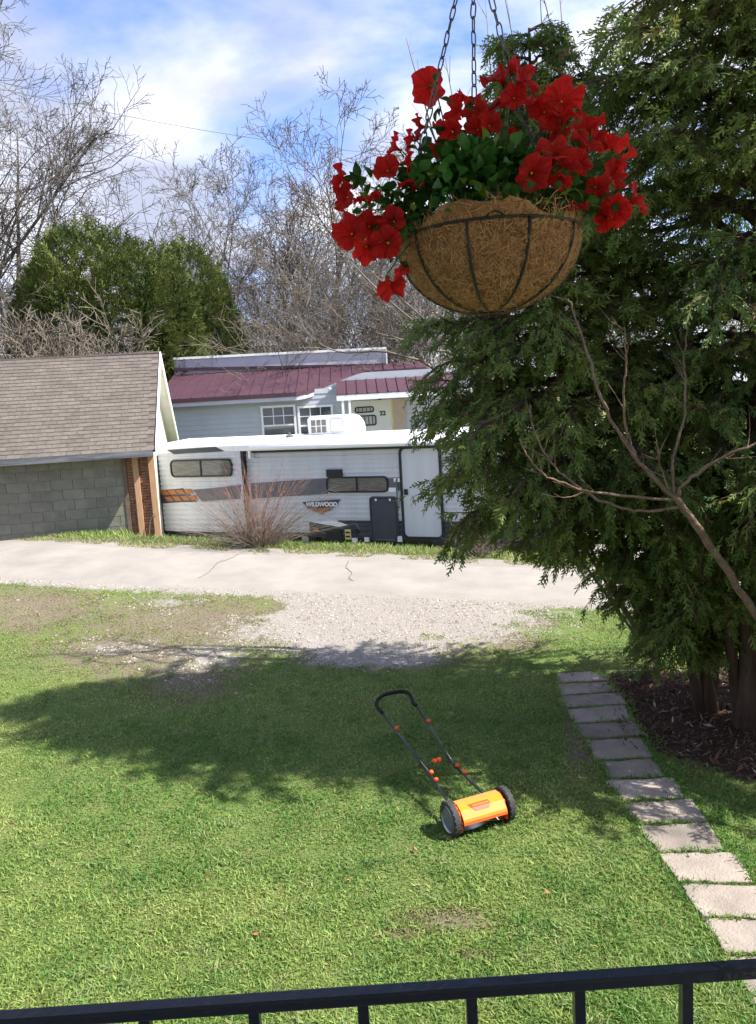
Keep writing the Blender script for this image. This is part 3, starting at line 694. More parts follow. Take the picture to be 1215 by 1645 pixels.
    MB().ring(rrect(u0+.07, u0+(u1-u0)*.45, z0+.05, z1-.06, .03), rrect(u0+.1, u0+(u1-u0)*.45-.03, z0+.08, z1-.09, .02), .825, .85).build('grille', M['white'], ac)
    gu0, gu1 = u0+.1, u0+(u1-u0)*.45-.03
    MB().box(gu0, gu1, .84, .849, z0+.08, z1-.09).build('grille', M['blind'], ac)
    for k in (1, 2): x_ = gu0+(gu1-gu0)*k/3; MB().box(x_-.012, x_+.012, .828, .848, z0+.08, z1-.09).build('grille_bar', M['white'], ac)
    zz_ = (z0+z1)/2; MB().box(gu0, gu1, .829, .847, zz_-.01, zz_+.01).build('grille_bar', M['white'], ac)
    MB().ring(rrect(u0+(u1-u0)*.5, u1-.25, z0+.06, z1-.07, .06), rrect(u0+(u1-u0)*.5+.025, u1-.275, z0+.085, z1-.095, .05), .835, .85).build('shroud_panel', M['rvwhite'], ac)
    # wheels, step, jack, front
    for k in (0, 1):
        u = R(430, 850)[0]+k*.95
        wl = MB().lathe([(.1, -.01), (.3, -.01), (.34, .03), (.34, .17), (.3, .2), (.1, .2)], (u, .12, .34), 'y', 24).build('wheel', M['tyre'], g)
        MB().lathe([(0, .0), (.2, .02), (.2, .1), (0, .1)], (u, .11, .34), 'y', 16).build('rim', M['steel'], wl)
    u0, u1 = R(655, 884)[0], R(706, 884)[0]; st = MB().box(u0, u1, -.55, -.25, .2, .235).build('entry_step', M['steel'], g)
    for u in (u0+.02, u1-.02): MB().box(u-.015, u+.015, -.4, -.37, .0, .2).build('leg', M['steel'], st); MB().box(u-.015, u+.015, -.3, .1, .235, .26).build('arm', M['steel'], st)
    u, z = R(935, 884); jk = MB()
    for s in (-1, 1): jk.tube([(u-s*.28, .35, .42), (u+s*.22, .3, .03)], .025, 6)
    jk.box(u-.16, u+.16, .24, .36, -.02, .03); jk.build('stabiliser_jack', M['black'], g)
    MB().prism([(LEN-1.9, .42), (LEN+1.2, .42), (LEN+1.2, .34), (LEN-1.9, .30)], .3, .42, 'y').build('tongue', M['black'], g)
    MB().prism(rrect(R(880, 810)[0], R(985, 810)[0], R(930, 838)[1], R(930, 800)[1], .1), -.06, .0, 'y').build('storage_hatch', M['charcoal'], g, bev=.006)
    MB().box(R(830, 760)[0], R(905, 760)[0], -.03, .02, R(860, 752)[1], R(860, 722)[1]).build('window', M['rvglass'], g)
trailer()

# ------------------------------------------------------------------ mobile home behind
def home():
    org0 = gy(240, 700, 25.2); ang = .03; org = np.array([org0[0], org0[1], -.2]); g = empty('mobile_home', org, ang)
    tag(g, 'grey sided mobile home with maroon metal roof behind the trailer', 'house')
    H = lambda px, py, v=0: wallpt(px, py, org, ang, v)
    HL = H(258, 660)[0]; LEN = H(760, 660)[0]; ze = H(330, 640, -.35)[1]; ztop = H(450, 572, 3.)[1]
    # lap siding
    z1 = H(450, 635)[1]+.05; P = []; z = 0.
    while z < z1: P += [(0., z), (-.018, z+.005), (0, z+.16)]; z += .16
    P += [(0, z1+.02)]
    MB().prism([(a, b) for a, b in P]+[(3.0, z1+.02), (3.0, 0)], HL+.1, LEN, 'x').build('wall', M['siding'], g)
    # metal roof: a sloping sheet whose lower edge climbs towards the porch, panel by panel with standing ribs
    y0, y1 = -.4, 2.6; zr = H(450, 594, y1)[1]; sl = (zr-ze)/(y1-y0)
    def lower(u):
        ua, ub = H(480, 629, -.3)[0], H(585, 597, 1)[0]; t = min(max((u-ua)/(ub-ua), 0), 1); t = t*t*(3-2*t)*.5+t*.5
        return y0+(1.75-y0)*t
    ru0, ru1 = HL, H(690, 600, 1)[0]; np_ = int((ru1-ru0)/.36)
    roof = empty('roof', (0, 0, 0)); roof.parent = g
    for k in range(np_):
        a = ru0+(ru1-ru0)*k/np_; b = ru0+(ru1-ru0)*(k+1)/np_; la, lb = lower(a), lower(b); zf = lambda y: ze+(y-y0)*sl
        pn = MB(); v0 = [(a, la, zf(la)), (b, lb, zf(lb)), (b, y1, zf(y1)), (a, y1, zf(y1))]
        pn.v = [(x_, y_, z_+d_) for d_ in (0, .02) for x_, y_, z_ in v0]; pn.f = [(3, 2, 1, 0), (4, 5, 6, 7), (0, 1, 5, 4), (1, 2, 6, 5), (2, 3, 7, 6), (3, 0, 4, 7)]
        po = pn.build('roof_panel', M['metalroof'], roof)
        rb = MB(); w_ = .018
        rb.v = [(a+dx_, y_, zf(y_)+.02+dz_) for y_ in (la-.01, y1) for dx_, dz_ in ((-w_, 0), (-w_*.6, .035), (w_*.6, .035), (w_, 0))]; rb.f = [(0, 1, 5, 4), (1, 2, 6, 5), (2, 3, 7, 6), (0, 3, 2, 1), (4, 5, 6, 7)]
        rb.build('rib', M['metalroof'], po)
        e = MB(); e.v = [(a, la-.012, zf(la)+.03), (b, lb-.012, zf(lb)+.03), (b, lb-.012, zf(lb)-.10), (a, la-.012, zf(la)-.10), (a, la, zf(la)+.03), (b, lb, zf(lb)+.03), (b, lb, zf(lb)-.10), (a, la, zf(la)-.10)]
        e.f = [(0, 1, 2, 3), (7, 6, 5, 4), (0, 4, 5, 1), (3, 2, 6, 7)]; e.build('eave_trim', M['metalroof'], po)
    # pale soffit strip and siding that follow the climbing edge
    us = [ru0+(ru1-ru0)*k/40 for k in range(41)]; ft = MB()
    for a, b in zip(us[:-1], us[1:]):
        la, lb = lower(a)+.02, lower(b)+.02; za, zb = ze+(la-y0)*sl-.11, ze+(lb-y0)*sl-.11; q = len(ft.v)
        ft.v += [(a, la, za), (b, lb, zb), (b, lb, zb-.12), (a, la, za-.12), (a, la+.03, za), (b, lb+.03, zb), (b, lb+.03, zb-.12), (a, la+.03, za-.12)]; ft.f += [(q, q+1, q+2, q+3), (q+7, q+6, q+5, q+4), (q, q+4, q+5, q+1), (q+3, q+2, q+6, q+7)]
    ft.build('fascia', M['fascia'], g)
    gw = MB(); ua = H(478, 629)[0]; gw.prism([(ua-1, z1-.2), (ru1, z1-.2)] + [(u, ze+(lower(u)-y0)*sl-.1) for u in reversed(us) if u > ua-1], .02, .06, 'y'); gw.build('upper_wall', M['siding'], g)
    # tall grey upper face behind the roof
    uR = H(620, 575, 2.7)[0]; za = H(450, 592, 2.7)[1]-.3
    ra = H(300, 577, 2.7)[1]; rb_ = H(618, 561, 2.7)[1]
    MB().prism([(HL, za-1.5), (uR, za-1.5), (uR, rb_), (HL, ra-.0)], 2.62, 4.3, 'y').build('upper_storey', M['fascia'], g)
    MB().prism([(HL, ra-.01), (uR+.03, rb_-.01), (uR+.03, rb_+.07), (HL, ra+.07)], 2.56, 4.4, 'y').build('roof_edge', M['white'], g)
    MB().box(uR, uR+.05, 2.57, 2.65, za-.2, rb_-.012).build('corner_trim', M['white'], g)
    MB().prism([(HL, H(300, 592, 2.6)[1]-.05), (uR, H(618, 586, 2.6)[1]-.05), (uR, H(618, 586, 2.6)[1]+.04), (HL, H(300, 592, 2.6)[1]+.04)], 2.5, 2.615, 'y').build('flashing', M['metalroof'], g)
    # windows
    for x0, x1 in ((420, 476), (479, 536)):
        u0, u1 = H(x0, 672)[0], H(x1, 670)[0]; zt_ = H((x0+x1)/2, 651)[1]; zb_ = zt_-1.25
        f = MB().ring([(u0, zb_), (u1, zb_), (u1, zt_), (u0, zt_)], [(u0+.07, zb_+.07), (u1-.07, zb_+.07), (u1-.07, zt_-.07), (u0+.07, zt_-.07)], -.07, .02).build('window', M['white'], g)
        zm = (zt_+zb_)/2-.02
        for (a, b) in ((zb_+.07, zm-.02), (zm+.02, zt_-.07)): MB().box(u0+.07, u1-.07, -.03 if a > zm else -.04, -.022, a, b).build('pane', M['glass'], f)
        MB().box(u0+.07, u1-.07, -.06, -.01, zm-.025, zm+.025).build('meeting_rail', M['white'], f)
        for k in (1, 2): x_ = u0+.07+(u1-u0-.14)*k/3; MB().box(x_-.012, x_+.012, -.045, -.02, zm+.026, zt_-.071).build('muntin', M['white'], f)
        zq = (zm+zt_)/2-.02; MB().box(u0+.071, u1-.071, -.047, -.021, zq-.012, zq+.012).build('muntin', M['white'], f)
    # porch: small metal roof on white posts, pale door, number
    pv = -1.1; pu0, pu1 = H(541, 625, pv)[0], H(740, 620, pv)[0]; pz = H(600, 632, pv)[1]; pzb = H(600, 610, .2)[1]
    pr = empty('porch_canopy', (0, 0, 0)); pr.parent = g; n_ = 12
    for k in range(n_):
        a = pu0+(pu1-pu0)*k/n_; b = pu0+(pu1-pu0)*(k+1)/n_
        po = MB().prism([(pv, pz), (.0, pzb), (.0, pzb+.02), (pv, pz+.02)], a, b, 'x').build('roof_panel', M['metalroof'], pr)
        MB().prism([(pv-.01, pz+.02), (.0, pzb+.02), (.0, pzb+.055), (pv-.01, pz+.055)], a-.012, a+.012, 'x').build('rib', M['metalroof'], po)
    MB().box(pu0-.02, pu1, pv+.005, pv+.05, pz-.17, pz-.002).build('beam', M['white'], pr)
    MB().box(pu0, pu1, pv+.05, -.02, pz-.03, pz-.006).build('ceiling', M['white'], pr)
    for px in (551, 562): u = H(px, 650, pv)[0]; MB().box(u-.04, u+.04, pv+.02, pv+.1, 0, pz-.17).build('porch_post', M['white'], pr)
    u0, u1 = H(566, 670)[0], H(631, 665)[0]; zd = H(600, 643)[1]
    d = MB().box(u0, u1, -.05, -.02, zd-2.1, zd).build('door_panel', M['door'], g)
    for (x0, x1, y0_, y1_) in ((570, 601, 653, 663), (573, 604, 667, 684)):
        a, b, c_, e_ = H(x0, 658)[0], H(x1, 657)[0], H(587, y1_)[1], H(587, y0_)[1]
        fr = MB().ring(rrect(a, b, c_, e_, .08), rrect(a+.04, b-.04, c_+.04, e_-.04, .05), -.075, -.045).build('door_light', M['black'], d)
        MB().prism(rrect(a+.04, b-.04, c_+.04, e_-.04, .05), -.056, -.05, 'y').build('pane', M['farwall'], fr)
        for k in range(1, 5): x_ = a+(b-a)*k/5; MB().box(x_-.012, x_+.012, -.068, -.055, c_+.05, e_-.05).build('glazing_bar', M['black'], fr)
    t = text_mesh('22', .2, M['black'], 'house_number', g, .005, 0, .006); u, z = H(615, 664); t.location = (u, -.06, z)
    MB().box(H(607, 640)[0], H(613, 640)[0], -.09, -.02, H(610, 642)[1], H(610, 636)[1]).build('porch_light', M['black'], g)
    MB().box(H(632, 665)[0], H(652, 665)[0], -.06, -.02, zd-2.1, zd).build('tan_panel', M['tan'], g)
    MB().box(H(629, 665)[0]+.01, H(632, 665)[0]-.005, -.07, -.02, zd-2.1, zd).build('door_trim', M['yellow'], g)
    u = H(530, 622)[0]; MB().lathe([(0, 0), (.05, .02), (.06, .08), (0, .12)], (u, -.12, H(530, 628)[1]), 'z', 10).build('flood_light', M['white'], g)
home()
def far_house():
    p = gy(410, 560, 55); g = empty('far_house', (p[0], p[1], 0), .1); tag(g, 'pale distant house half hidden by bare trees', 'house')
    zt = 3.1+(662-536)/FPX*55
    MB().box(-3, 5, 0, 6, 0, zt-1.3).build('wall', M['farwall'], g)
    MB().prism([(-.4, zt-1.3), (6.4, zt-1.3), (3, zt+.6)], -3.3, 5.3, 'x').build('roof', M['weathered'], g)
    for x in (-1.5, 0.2, 2.5): w_ = MB().box(x, x+1, -.05, .0, zt-2.8, zt-1.7).build('window', M['white'], g); MB().box(x+.1, x+.9, -.08, -.051, zt-2.7, zt-1.8).build('pane', M['glass'], w_)
far_house()

# ------------------------------------------------------------------ bare trees and shrubs
def rv3(rng, s=1.): return Vector((rng.gauss(0, s), rng.gauss(0, s), rng.gauss(0, s)))
def grow(segs, rng, p, d, ln, r, lv, cfg):
    n = cfg['seg'][lv]; sl = ln/n; pts = [(p.copy(), r)]; dirs = [d]; dd = d.copy()
    rend = max(r*(.1 if lv == 0 else .35), cfg['rmin'])
    for k in range(n):
        dd = (dd + rv3(rng, cfg['wig'][lv]) + Vector((0, 0, cfg['up'][lv]))).normalized(); q = p+dd*sl
        r1 = r+(rend-r)*(k+1)/n; r0 = r+(rend-r)*k/n
        segs.append((lv, *p, *q, r0, r1)); p = q; pts.append((p.copy(), r1)); dirs.append(dd.copy())
    if lv+1 >= len(cfg['kids']): return
    nk = cfg['kids'][lv+1]; t0 = cfg['start'][lv]
    for k in range(nk):
        t = t0+(1-t0)*(k+rng.random()*.9)/nk; t = min(t, .999); i = int(t*n); fr = t*n-i
        a = pts[i][0].lerp(pts[i+1][0], fr); ra = pts[i][1]+(pts[i+1][1]-pts[i][1])*fr; dv = dirs[i+1]
        s = dv.orthogonal().normalized(); s.rotate(Matrix.Rotation(rng.random()*6.283, 3, dv))
        an = rad(rng.uniform(*cfg['ang'][lv])); nd = (dv*math.cos(an)+s*math.sin(an)).normalized()
        cl = ln*rng.uniform(*cfg['len'][lv])*(1.12-.55*t)
        grow(segs, rng, a, nd, cl, max(min(ra*.62, r*.55), cfg['rmin']), lv+1, cfg)
TREE = dict(seg=[9, 5, 3, 2, 1], wig=[.07, .13, .17, .2, .2], up=[.03, .06, .05, .05, .03], kids=[1, 14, 8, 5, 4], start=[.22, .25, .2, .15], ang=[(25, 55), (28, 60), (30, 65), (30, 65)], len=[(.42, .62), (.4, .62), (.4, .65), (.4, .7)], rmin=.0105)
def bare_tree(px, Y, ytop, label, mat='twigs', seed=0, rtr=.17, lean=(0, 0), name='bare_tree', stems=1, **kw):
    rng = random.Random(seed); x = gy(px, 600, Y)[0]; base = Vector((x, Y, float(terr(x, Y))-.05)); top = gy(px, ytop, Y)[2]; H = top-base.z
    cfg = dict(TREE); cfg.update(kw); segs = []
    for s in range(stems):
        d = Vector((lean[0]+(rng.gauss(0, .18) if stems > 1 else 0), lean[1]+(rng.gauss(0, .12) if stems > 1 else 0), 1)).normalized()
        grow(segs, rng, base+Vector((rng.gauss(0, .12)*(stems > 1), rng.gauss(0, .1)*(stems > 1), 0)), d, H*(rng.uniform(.75, .95) if stems > 1 else .80), rtr*(.75 if stems > 1 else 1), 0, cfg)
    t = empty(name, base); tag(t, label, 'tree' if 'tree' in name else 'shrub')
    A_ = np.array(segs); big = A_[A_[:, 0] < 1][:, 1:]; sm = A_[A_[:, 0] >= 1][:, 1:]
    segmesh('trunk', big, 7, M[mat], t, base); segmesh('crown', sm, 3, M[mat], t, base)
    return t
bare_tree(-45, 37, -150, 'tall spreading bare tree whose long limbs reach over the garage', 'twigs', 11, .3, (.04, 0), kids=[1, 16, 8, 6, 4])
bare_tree(60, 36, 20, 'bare tree with pale forked limbs behind the spreading one', 'twig2', 12, .2, (.02, 0))
bare_tree(125, 37, 135, 'vine covered bare tree with brown shaggy stem', 'twig2', 13, .17, (.03, 0), kids=[1, 22, 7, 5, 3], len=[(.2, .34), (.4, .6), (.4, .65), (.4, .7)], start=[.1, .2, .2, .15])
bare_tree(285, 40, 195, 'slender twin stemmed bare tree above the arborvitae', 'twigs', 14, .16, stems=2, kids=[1, 11, 6, 4, 3])
bare_tree(350, 44, 240, 'thin bare tree with upswept twigs next to the twin stemmed one', 'twigs', 15, .15, kids=[1, 12, 6, 4, 3])
bare_tree(430, 38, 250, 'low dense bare tree with a bent crooked trunk', 'twig3', 16, .17, (.12, 0), kids=[1, 15, 7, 5, 3])
bare_tree(545, 36, 165, 'big bare tree with a forked crown behind the mobile home', 'twig3', 17, .24, (-.02, 0), kids=[1, 16, 8, 5, 4])
bare_tree(620, 41, 205, 'bare tree with a straight dark trunk beside the forked one', 'twigs', 18, .17, kids=[1, 12, 7, 4, 3])
bare_tree(480, 46, 200, 'faint far bare tree with a tall narrow crown', 'twigs', 19, .17, kids=[1, 13, 7, 4, 3])
bare_tree(730, 40, 260, 'bare tree showing through the cedar gap behind the basket', 'twigs', 20, .19, kids=[1, 13, 7, 4, 3])
bare_tree(900, 42, 250, 'grey bare tree standing behind the cedars', 'twig2', 21, .19, kids=[1, 13, 7, 4, 3])
bare_tree(1080, 38, 240, 'bare tree wholly screened by the tall cedar crown', 'twigs', 22, .19, kids=[1, 12, 6, 4, 3])
bare_tree(20, 36, 240, 'small bare tree crowding the edge of the arborvitae', 'twigs', 23, .12, (-.05, 0), kids=[1, 15, 7, 4, 3])
BR = dict(seg=[6, 4, 2, 1], wig=[.13, .16, .2, .2], up=[.03, .04, .04, .03], kids=[1, 9, 6, 4], start=[.15, .15, .15], ang=[(20, 55), (25, 60), (30, 65)], len=[(.4, .65), (.4, .65), (.4, .7)], rmin=.008)
brush = [(405, 34, 430, 'tangled bare brush beside the arborvitae and metal roof'), (460, 30.8, 400, 'leaning bare brush behind the long grey roof face'), (520, 31, 380, 'dense brown brush with arching stems behind the roof'), (575, 30.6, 410, 'bare brush reaching over the roof corner trim'), (640, 31.5, 370, 'bare brush half screened by the hanging basket'), (690, 30.8, 430, 'bare brush at the edge of the left cedar'), (345, 37, 400, 'thin brush showing behind the smaller arborvitae'), (10, 28.5, 400, 'bare brush at the far end of the garage'), (790, 32, 400, 'bare brush showing through the left cedar'), (960, 32, 420, 'bare brush showing between the two cedars')]
for k, (px, Y, yt, lb) in enumerate(brush):
    bare_tree(px, Y, yt, lb, ['twig2', 'tantwig', 'twigs', 'twig3'][k % 4], 40+k, .06, name='bare_shrub', stems=6, **BR)
bare_tree(140, 25.2, 512, 'pale pruned shrub with upright twigs right behind the garage roof', 'tantwig', 61, .05, name='bare_shrub', stems=12, **dict(BR, rmin=.012))
bare_tree(60, 25.6, 522, 'pale pruned shrub with splayed twigs behind the garage ridge', 'tantwig', 62, .05, name='bare_shrub', stems=9, **dict(BR, rmin=.012))
# far wood as one mass
rng = random.Random(90); segs = []
for k in range(36):
    Y = rng.uniform(48, 75); px = -120+1500*(k+rng.random())/36; x = gy(px, 600, Y)[0]
    grow(segs, rng, Vector((x, Y, float(terr(x, Y)))), Vector((rng.gauss(0, .08), 0, 1)).normalized(), rng.uniform(8, 13), .14, 0, dict(TREE, kids=[1, 9, 6, 4], seg=[6, 3, 2, 1], rmin=.014))
wood = segmesh('far_wood', np.array(segs)[:, 1:], 3, M['twig2']); kind(wood, 'stuff'); tag(wood, 'far grey brown bare wood behind the houses', 'wood')

# arching red twig shrubs by the trailer
def twig_shrub(px, py, spread, ytop, n, label, seed, split=.5):
    rng = random.Random(seed); b = gt(px, py, 22); base = Vector(b); H = gy(px, ytop, b[1])[2]-b[2]; S1, S2 = [], []
    for k in range(n):
        a = rng.random()*6.283; o = Vector((math.cos(a), math.sin(a)*.7, 0))*rng.random()**.6; p = base+o*.22*spread
        h = H*(.22+.78*rng.random()**1.9)*(1.05-.35*o.length); out_ = o*spread*rng.uniform(.5, 1.1)*(1.2-.5*h/H); r = rng.uniform(.0032, .0065)
        S_ = S2 if h < H*.6 else S1; prev = p; m_ = 6; w1 = rv3(rng, .03)
        for q in range(1, m_+1):
            t = q/m_; c = p+out_*(t**1.3)+Vector((0, 0, h*(t-.12*t*t*(1+o.length))))+w1*math.sin(t*5)+rv3(rng, .012)
            S_.append((*prev, *c, r*(1-.7*(q-1)/m_), r*(1-.7*t)))
            if q > 2 and rng.random() < .7:
                e_ = c+(c-prev).normalized()*rng.uniform(.1, .28)+rv3(rng, .08); S_.append((*c, *e_, r*.5, r*.2))
            prev = c
    t = empty('red_twig_shrub', base); tag(t, label, 'shrub')
    segmesh('tall_shoots', S1, 4, M['redtwig'], t, base); segmesh('low_stems', S2, 4, M['tantwig'], t, base)
twig_shrub(415, 877, 1.6, 700, 400, 'arching red stemmed bare shrub in front of the trailer', 71)
twig_shrub(770, 894, .5, 800, 110, 'small dry reddish shrub under the left cedar by the road', 72)

# ------------------------------------------------------------------ evergreens
def spray_template(n, spread=1., droop=.3):
    """flat fan of scale-leaf branchlets along +x, unit length"""
    V, F = [], []
    def lance(p, d, l, w):
        p = np.array(p); d = np.array(d)/np.linalg.norm(d); s = np.cross(d, [0, 0, 1.]); b = len(V)
        V.extend([p, p+d*l*.45+s*w, p+d*l, p+d*l*.45-s*w]); F.extend([[b, b+1, b+2], [b, b+2, b+3]])
    lance((0, 0, 0), (1, 0, -.1), 1., .045)
    for k in range(n):
        t = .12+.8*k/n; s = 1 if k % 2 else -1; l = (.42-.26*t)*spread
        lance((t, 0, -.1*t-droop*.1*t*t), (.85, s*.6, -droop*.5+.35*math.sin(k*2.1)), l, .054)
    return np.array(V, float), np.array(F)
def frames(D, rng, roll=.9):
    D = unit(D); up = np.tile([0, 0, 1.], (len(D), 1))+rng.normal(0, roll, (len(D), 3)); Yv = unit(np.cross(up, D)); return D, Yv, np.cross(D, Yv)
def cedar(name, trunk, rtr, prof, nl, label, seed, dens=1., zmin=.9, pw=1.05, gap=.040, extra=()):
    rng = np.random.default_rng(seed); base = np.array(trunk[0]); T = np.array(trunk)
    t = empty(name, base); tag(t, label, 'tree')
    zs = T[:, 2]
    def tp(z): return np.array([np.interp(z, zs, T[:, 0]), np.interp(z, zs, T[:, 1]), z])
    kz = np.linspace(zs[0], zs[-1], 16); MB().tube([tuple(tp(z)-base) for z in kz], [rtr*(1-.88*(z-zs[0])/(zs[-1]-zs[0]))*(1.35 if i == 0 else 1) for i, z in enumerate(kz)], 10).build('trunk', M['bark'], t, smooth=True)
    for ex_, ey_, ez_ in extra:                          # slimmer side stems from the same foot
        MB().tube([(ex_*.25, ey_*.25, 0), (ex_*.6, ey_*.6, ez_*.3), (ex_*.9, ey_*.8, ez_*.65), (ex_*1.25, ey_, ez_)], [.06, .05, .036, .015], 8).build('trunk', M['bark'], t, smooth=True)
    segs, P, D = [], [], []
    for k in range(nl):
        f = (k+rng.random()*.8)/nl; z = zmin+(zs[-1]-zmin)*f**pw; a = k*2.39996+rng.normal(0, .25)
        ln = prof(z, a)*rng.uniform(.72, 1.08)
        if ln < .15: continue
        o = np.array([math.cos(a), math.sin(a), 0]); p = tp(z); m_ = 8; rise = rng.uniform(.15, .75) if z > 3.6 else (rng.uniform(.05, .45) if z > 2 else rng.uniform(-.02, .32)); r0 = .012+.017*min(ln, 2); prev = p.copy(); pts = [p.copy()]
        for q in range(1, m_+1):
            s = q/m_; c = p+o*ln*s+np.array([0, 0, ln*(rise*s-.42*s*s)+.12*ln*max(0, s-.7)])+rng.normal(0, .02*ln, 3); pts.append(c); segs.append((*prev, *c, r0*(1-.8*(q-1)/m_), r0*(1-.8*s))); prev = c
        pts = np.array(pts)
        nb = int((12*ln*dens+5)*(.42 if math.sin(a) > .35 else 1))
        for b in range(nb):
            s = .18+.82*(b+rng.random())/nb; x_ = s*m_; i = min(int(x_), m_-1); c = pts[i]+(pts[i+1]-pts[i])*(x_-i); tg = unit(pts[i+1]-pts[i]); side = np.cross(tg, [0, 0, 1.]); sg = 1 if b % 2 else -1
            bd = unit(tg*.8+side*sg*rng.uniform(.3, 1.1)+np.array([0, 0, rng.uniform(-.7, .5)])); bl = ln*rng.uniform(.16, .34)*(1.15-.5*s)+.1
            e_ = c+bd*bl+np.array([0, 0, -.25*bl]); segs.append((*c, *e_, .007, .002))
            ns = int(bl/gap)+3
            for q in range(ns):
                u = (q+rng.random())/ns; P.append(c+(e_-c)*u+rng.normal(0, .02, 3)); D.append(bd*.7+side*sg*rng.normal(0, .6)*.6+tg*.2+np.array([0, 0, -rng.uniform(.0, .9)])+rng.normal(0, .25, 3))
    P = np.array(P); D = np.array(D); n = len(P)
    TV, TF = spray_template(6, 1.05, .5); TV[:, 2] += .10*np.sin(TV[:, 0]*9)*np.abs(TV[:, 1])*3; X, Yv, Z = frames(D, rng, .9)
    V, F = scatter(TV, TF, X, Yv, Z, P-base, .09+.10*rng.random(n))
    patch = .5*vnoise(P[:, 0]*1+40, P[:, 2]+40, 1.7, seed)+.5*rng.random(n)
    c = np.array([.062, .125, .034])*(1-patch[:, None])+np.array([.225, .27, .054])*patch[:, None]
    k = rng.random(n) < .045; c[k] = np.array([.20, .19, .04]); k = rng.random(n) < .03; c[k] = np.array([.13, .075, .035])
    segmesh('limbs', segs, 5, M['bark'], t, base)
    npmesh('foliage', V, F, M['cedar'], t, col=np.repeat(c, len(TV), 0)); return n
def ang_to(a, b): return abs((a-b+math.pi) % (2*math.pi)-math.pi)
ta = gt(1205, 1165); tb = gt(1138, 1140)
def profA(z, a):
    r = np.interp(z, [.4, 1.2, 2.5, 4, 5.5, 7.3, 8.9], [1.1, 1.5, 1.9, 2.0, 1.8, 1.25, .2])
    left = max(0, 1-ang_to(a, math.pi)/1.3); r *= 1-left*(.45 if z < 4.2 else .1)
    cam_ = max(0, 1-ang_to(a, -2.1)/1.1); r *= 1-cam_*(.55 if z < 2.2 else .18)
    rt = max(0, 1-ang_to(a, -.75)/1.2); r *= 1+.48*rt*(1.2 < z < 2.9)
    if z > 3.1: r *= 1-.2*max(0, 1-ang_to(a, -1.0)/1.2)
    return r
nA = cedar('cedar_tree', [(ta[0], ta[1], ta[2]-.05), (ta[0]+.05, ta[1]+.05, 2.), (ta[0]+.1, ta[1]+.1, 5), (ta[0]+.1, ta[1]+.1, 8.9)], .115, profA, 215, 'tall cedar tree with yellow green upper sprays, rising right beside the slab path', 101, 1.15, 1.15, 1.05, .032, ((.25, .1, 3.), (-.28, .15, 3.4), (.1, -.2, 2.6)))
tx, _, tzz = gy(850, 45, 7.4); 
def profB(z, a):
    r = np.interp(z, [.3, .9, 1.3, 1.7, 2., 2.5, 3.2, 3.9, 4.6, 5.6, 7], [.45, .55, .5, .6, 1.3, 1.58, 1.6, 1.2, .72, .42, .1])
    cam_ = max(0, 1-ang_to(a, -math.pi/2)/1.2); r *= 1-cam_*.3; return r
xb = gy(900, 600, 7.3)[0]
nB = cedar('cedar_tree', [(tb[0], tb[1], tb[2]-.05), (tb[0]-.1, tb[1]+.05, 1.), (xb+.35, tb[1]+.1, 2.2), (xb+.0, 7.3, 3.5), (tx, 7.4, 5.), (tx, 7.4, tzz)], .085, profB, 200, 'leaning cedar tree with drooping boughs hanging in front of the white trailer', 102, 1.2, .7, 1.2, .031, ((.2, .2, 2.8), (-.35, -.12, 2.4)))
def arbor(px, Y, x0, x1, ytop, label, seed, lumps):
    rng = np.random.default_rng(seed); x = gy(px, 600, Y)[0]; z0 = float(terr(x, Y)); base = np.array([x, Y, z0]); t = empty('arborvitae_tree', base); tag(t, label, 'tree', )
    H = gy(px, ytop, Y)[2]-z0; Wd = (x1-x0)/FPX*Y*.5
    MB().tube([(0, 0, -.1), (0, 0, H*.8)], [.2, .05], 8).build('trunk', M['bark'], t, smooth=True)
    P, D = [], []
    for (ox, oz, rw, rh) in lumps:                               # upright lobes of the crown
        n = int(8000*rw); u = rng.random(n); th = rng.random(n)*6.283; zz_ = u*2-1; r = np.sqrt(1-zz_**2)
        pr = np.where(zz_ > 0, np.sqrt(np.clip(1-np.abs(zz_)**4, 0, 1)), .6+.4*r)
        nn = np.stack([r*np.cos(th), r*np.sin(th), zz_], 1); lump = .86+.16*vnoise(th*3+20, zz_*4+20, 1.5, seed)+.10*rng.random(n)
        c = np.stack([ox*Wd+pr*np.cos(th)*rw*Wd, pr*np.sin(th)*rw*Wd*.8, oz*H+zz_*rh*H], 1)
        cc = np.array([ox*Wd, 0, oz*H]); P.append(cc+(c-cc)*lump[:, None]); D.append(nn*.9+np.array([0, 0, .4])+rng.normal(0, .3, (n, 3)))
    P = np.concatenate(P); D = np.concatenate(D); k = P[:, 2] > .2; P, D = P[k], D[k]; n = len(P); TV, TF = spray_template(4, 1.3, 0)
    TV[:, 1] *= 1.5; X, Yv, Z = frames(D, rng, 1.2); V, F = scatter(TV, TF, X, Yv, Z, P, .20+.2*rng.random(n))
    pt = .55*vnoise(P[:, 0]+40, P[:, 2]+40, 1.5, seed+1)+.45*rng.random(n); c = np.array([.033, .062, .017])*(1-pt[:, None])+np.array([.135, .16, .034])*pt[:, None]
    npmesh('foliage', V, F, M['arbor'], t, col=np.repeat(c, len(TV), 0))
arbor(165, 29, 45, 290, 343, 'broad rounded arborvitae tree behind the garage roof', 201, [(0, .46, .9, .46), (-.5, .40, .6, .38), (.6, .43, .68, .42), (-.15, .48, .6, .46)])
arbor(308, 31.0, 225, 382, 378, 'narrower rounded arborvitae tree next to the garage gable', 202, [(0, .47, .85, .47), (.35, .38, .68, .38), (-.35, .42, .65, .42)])

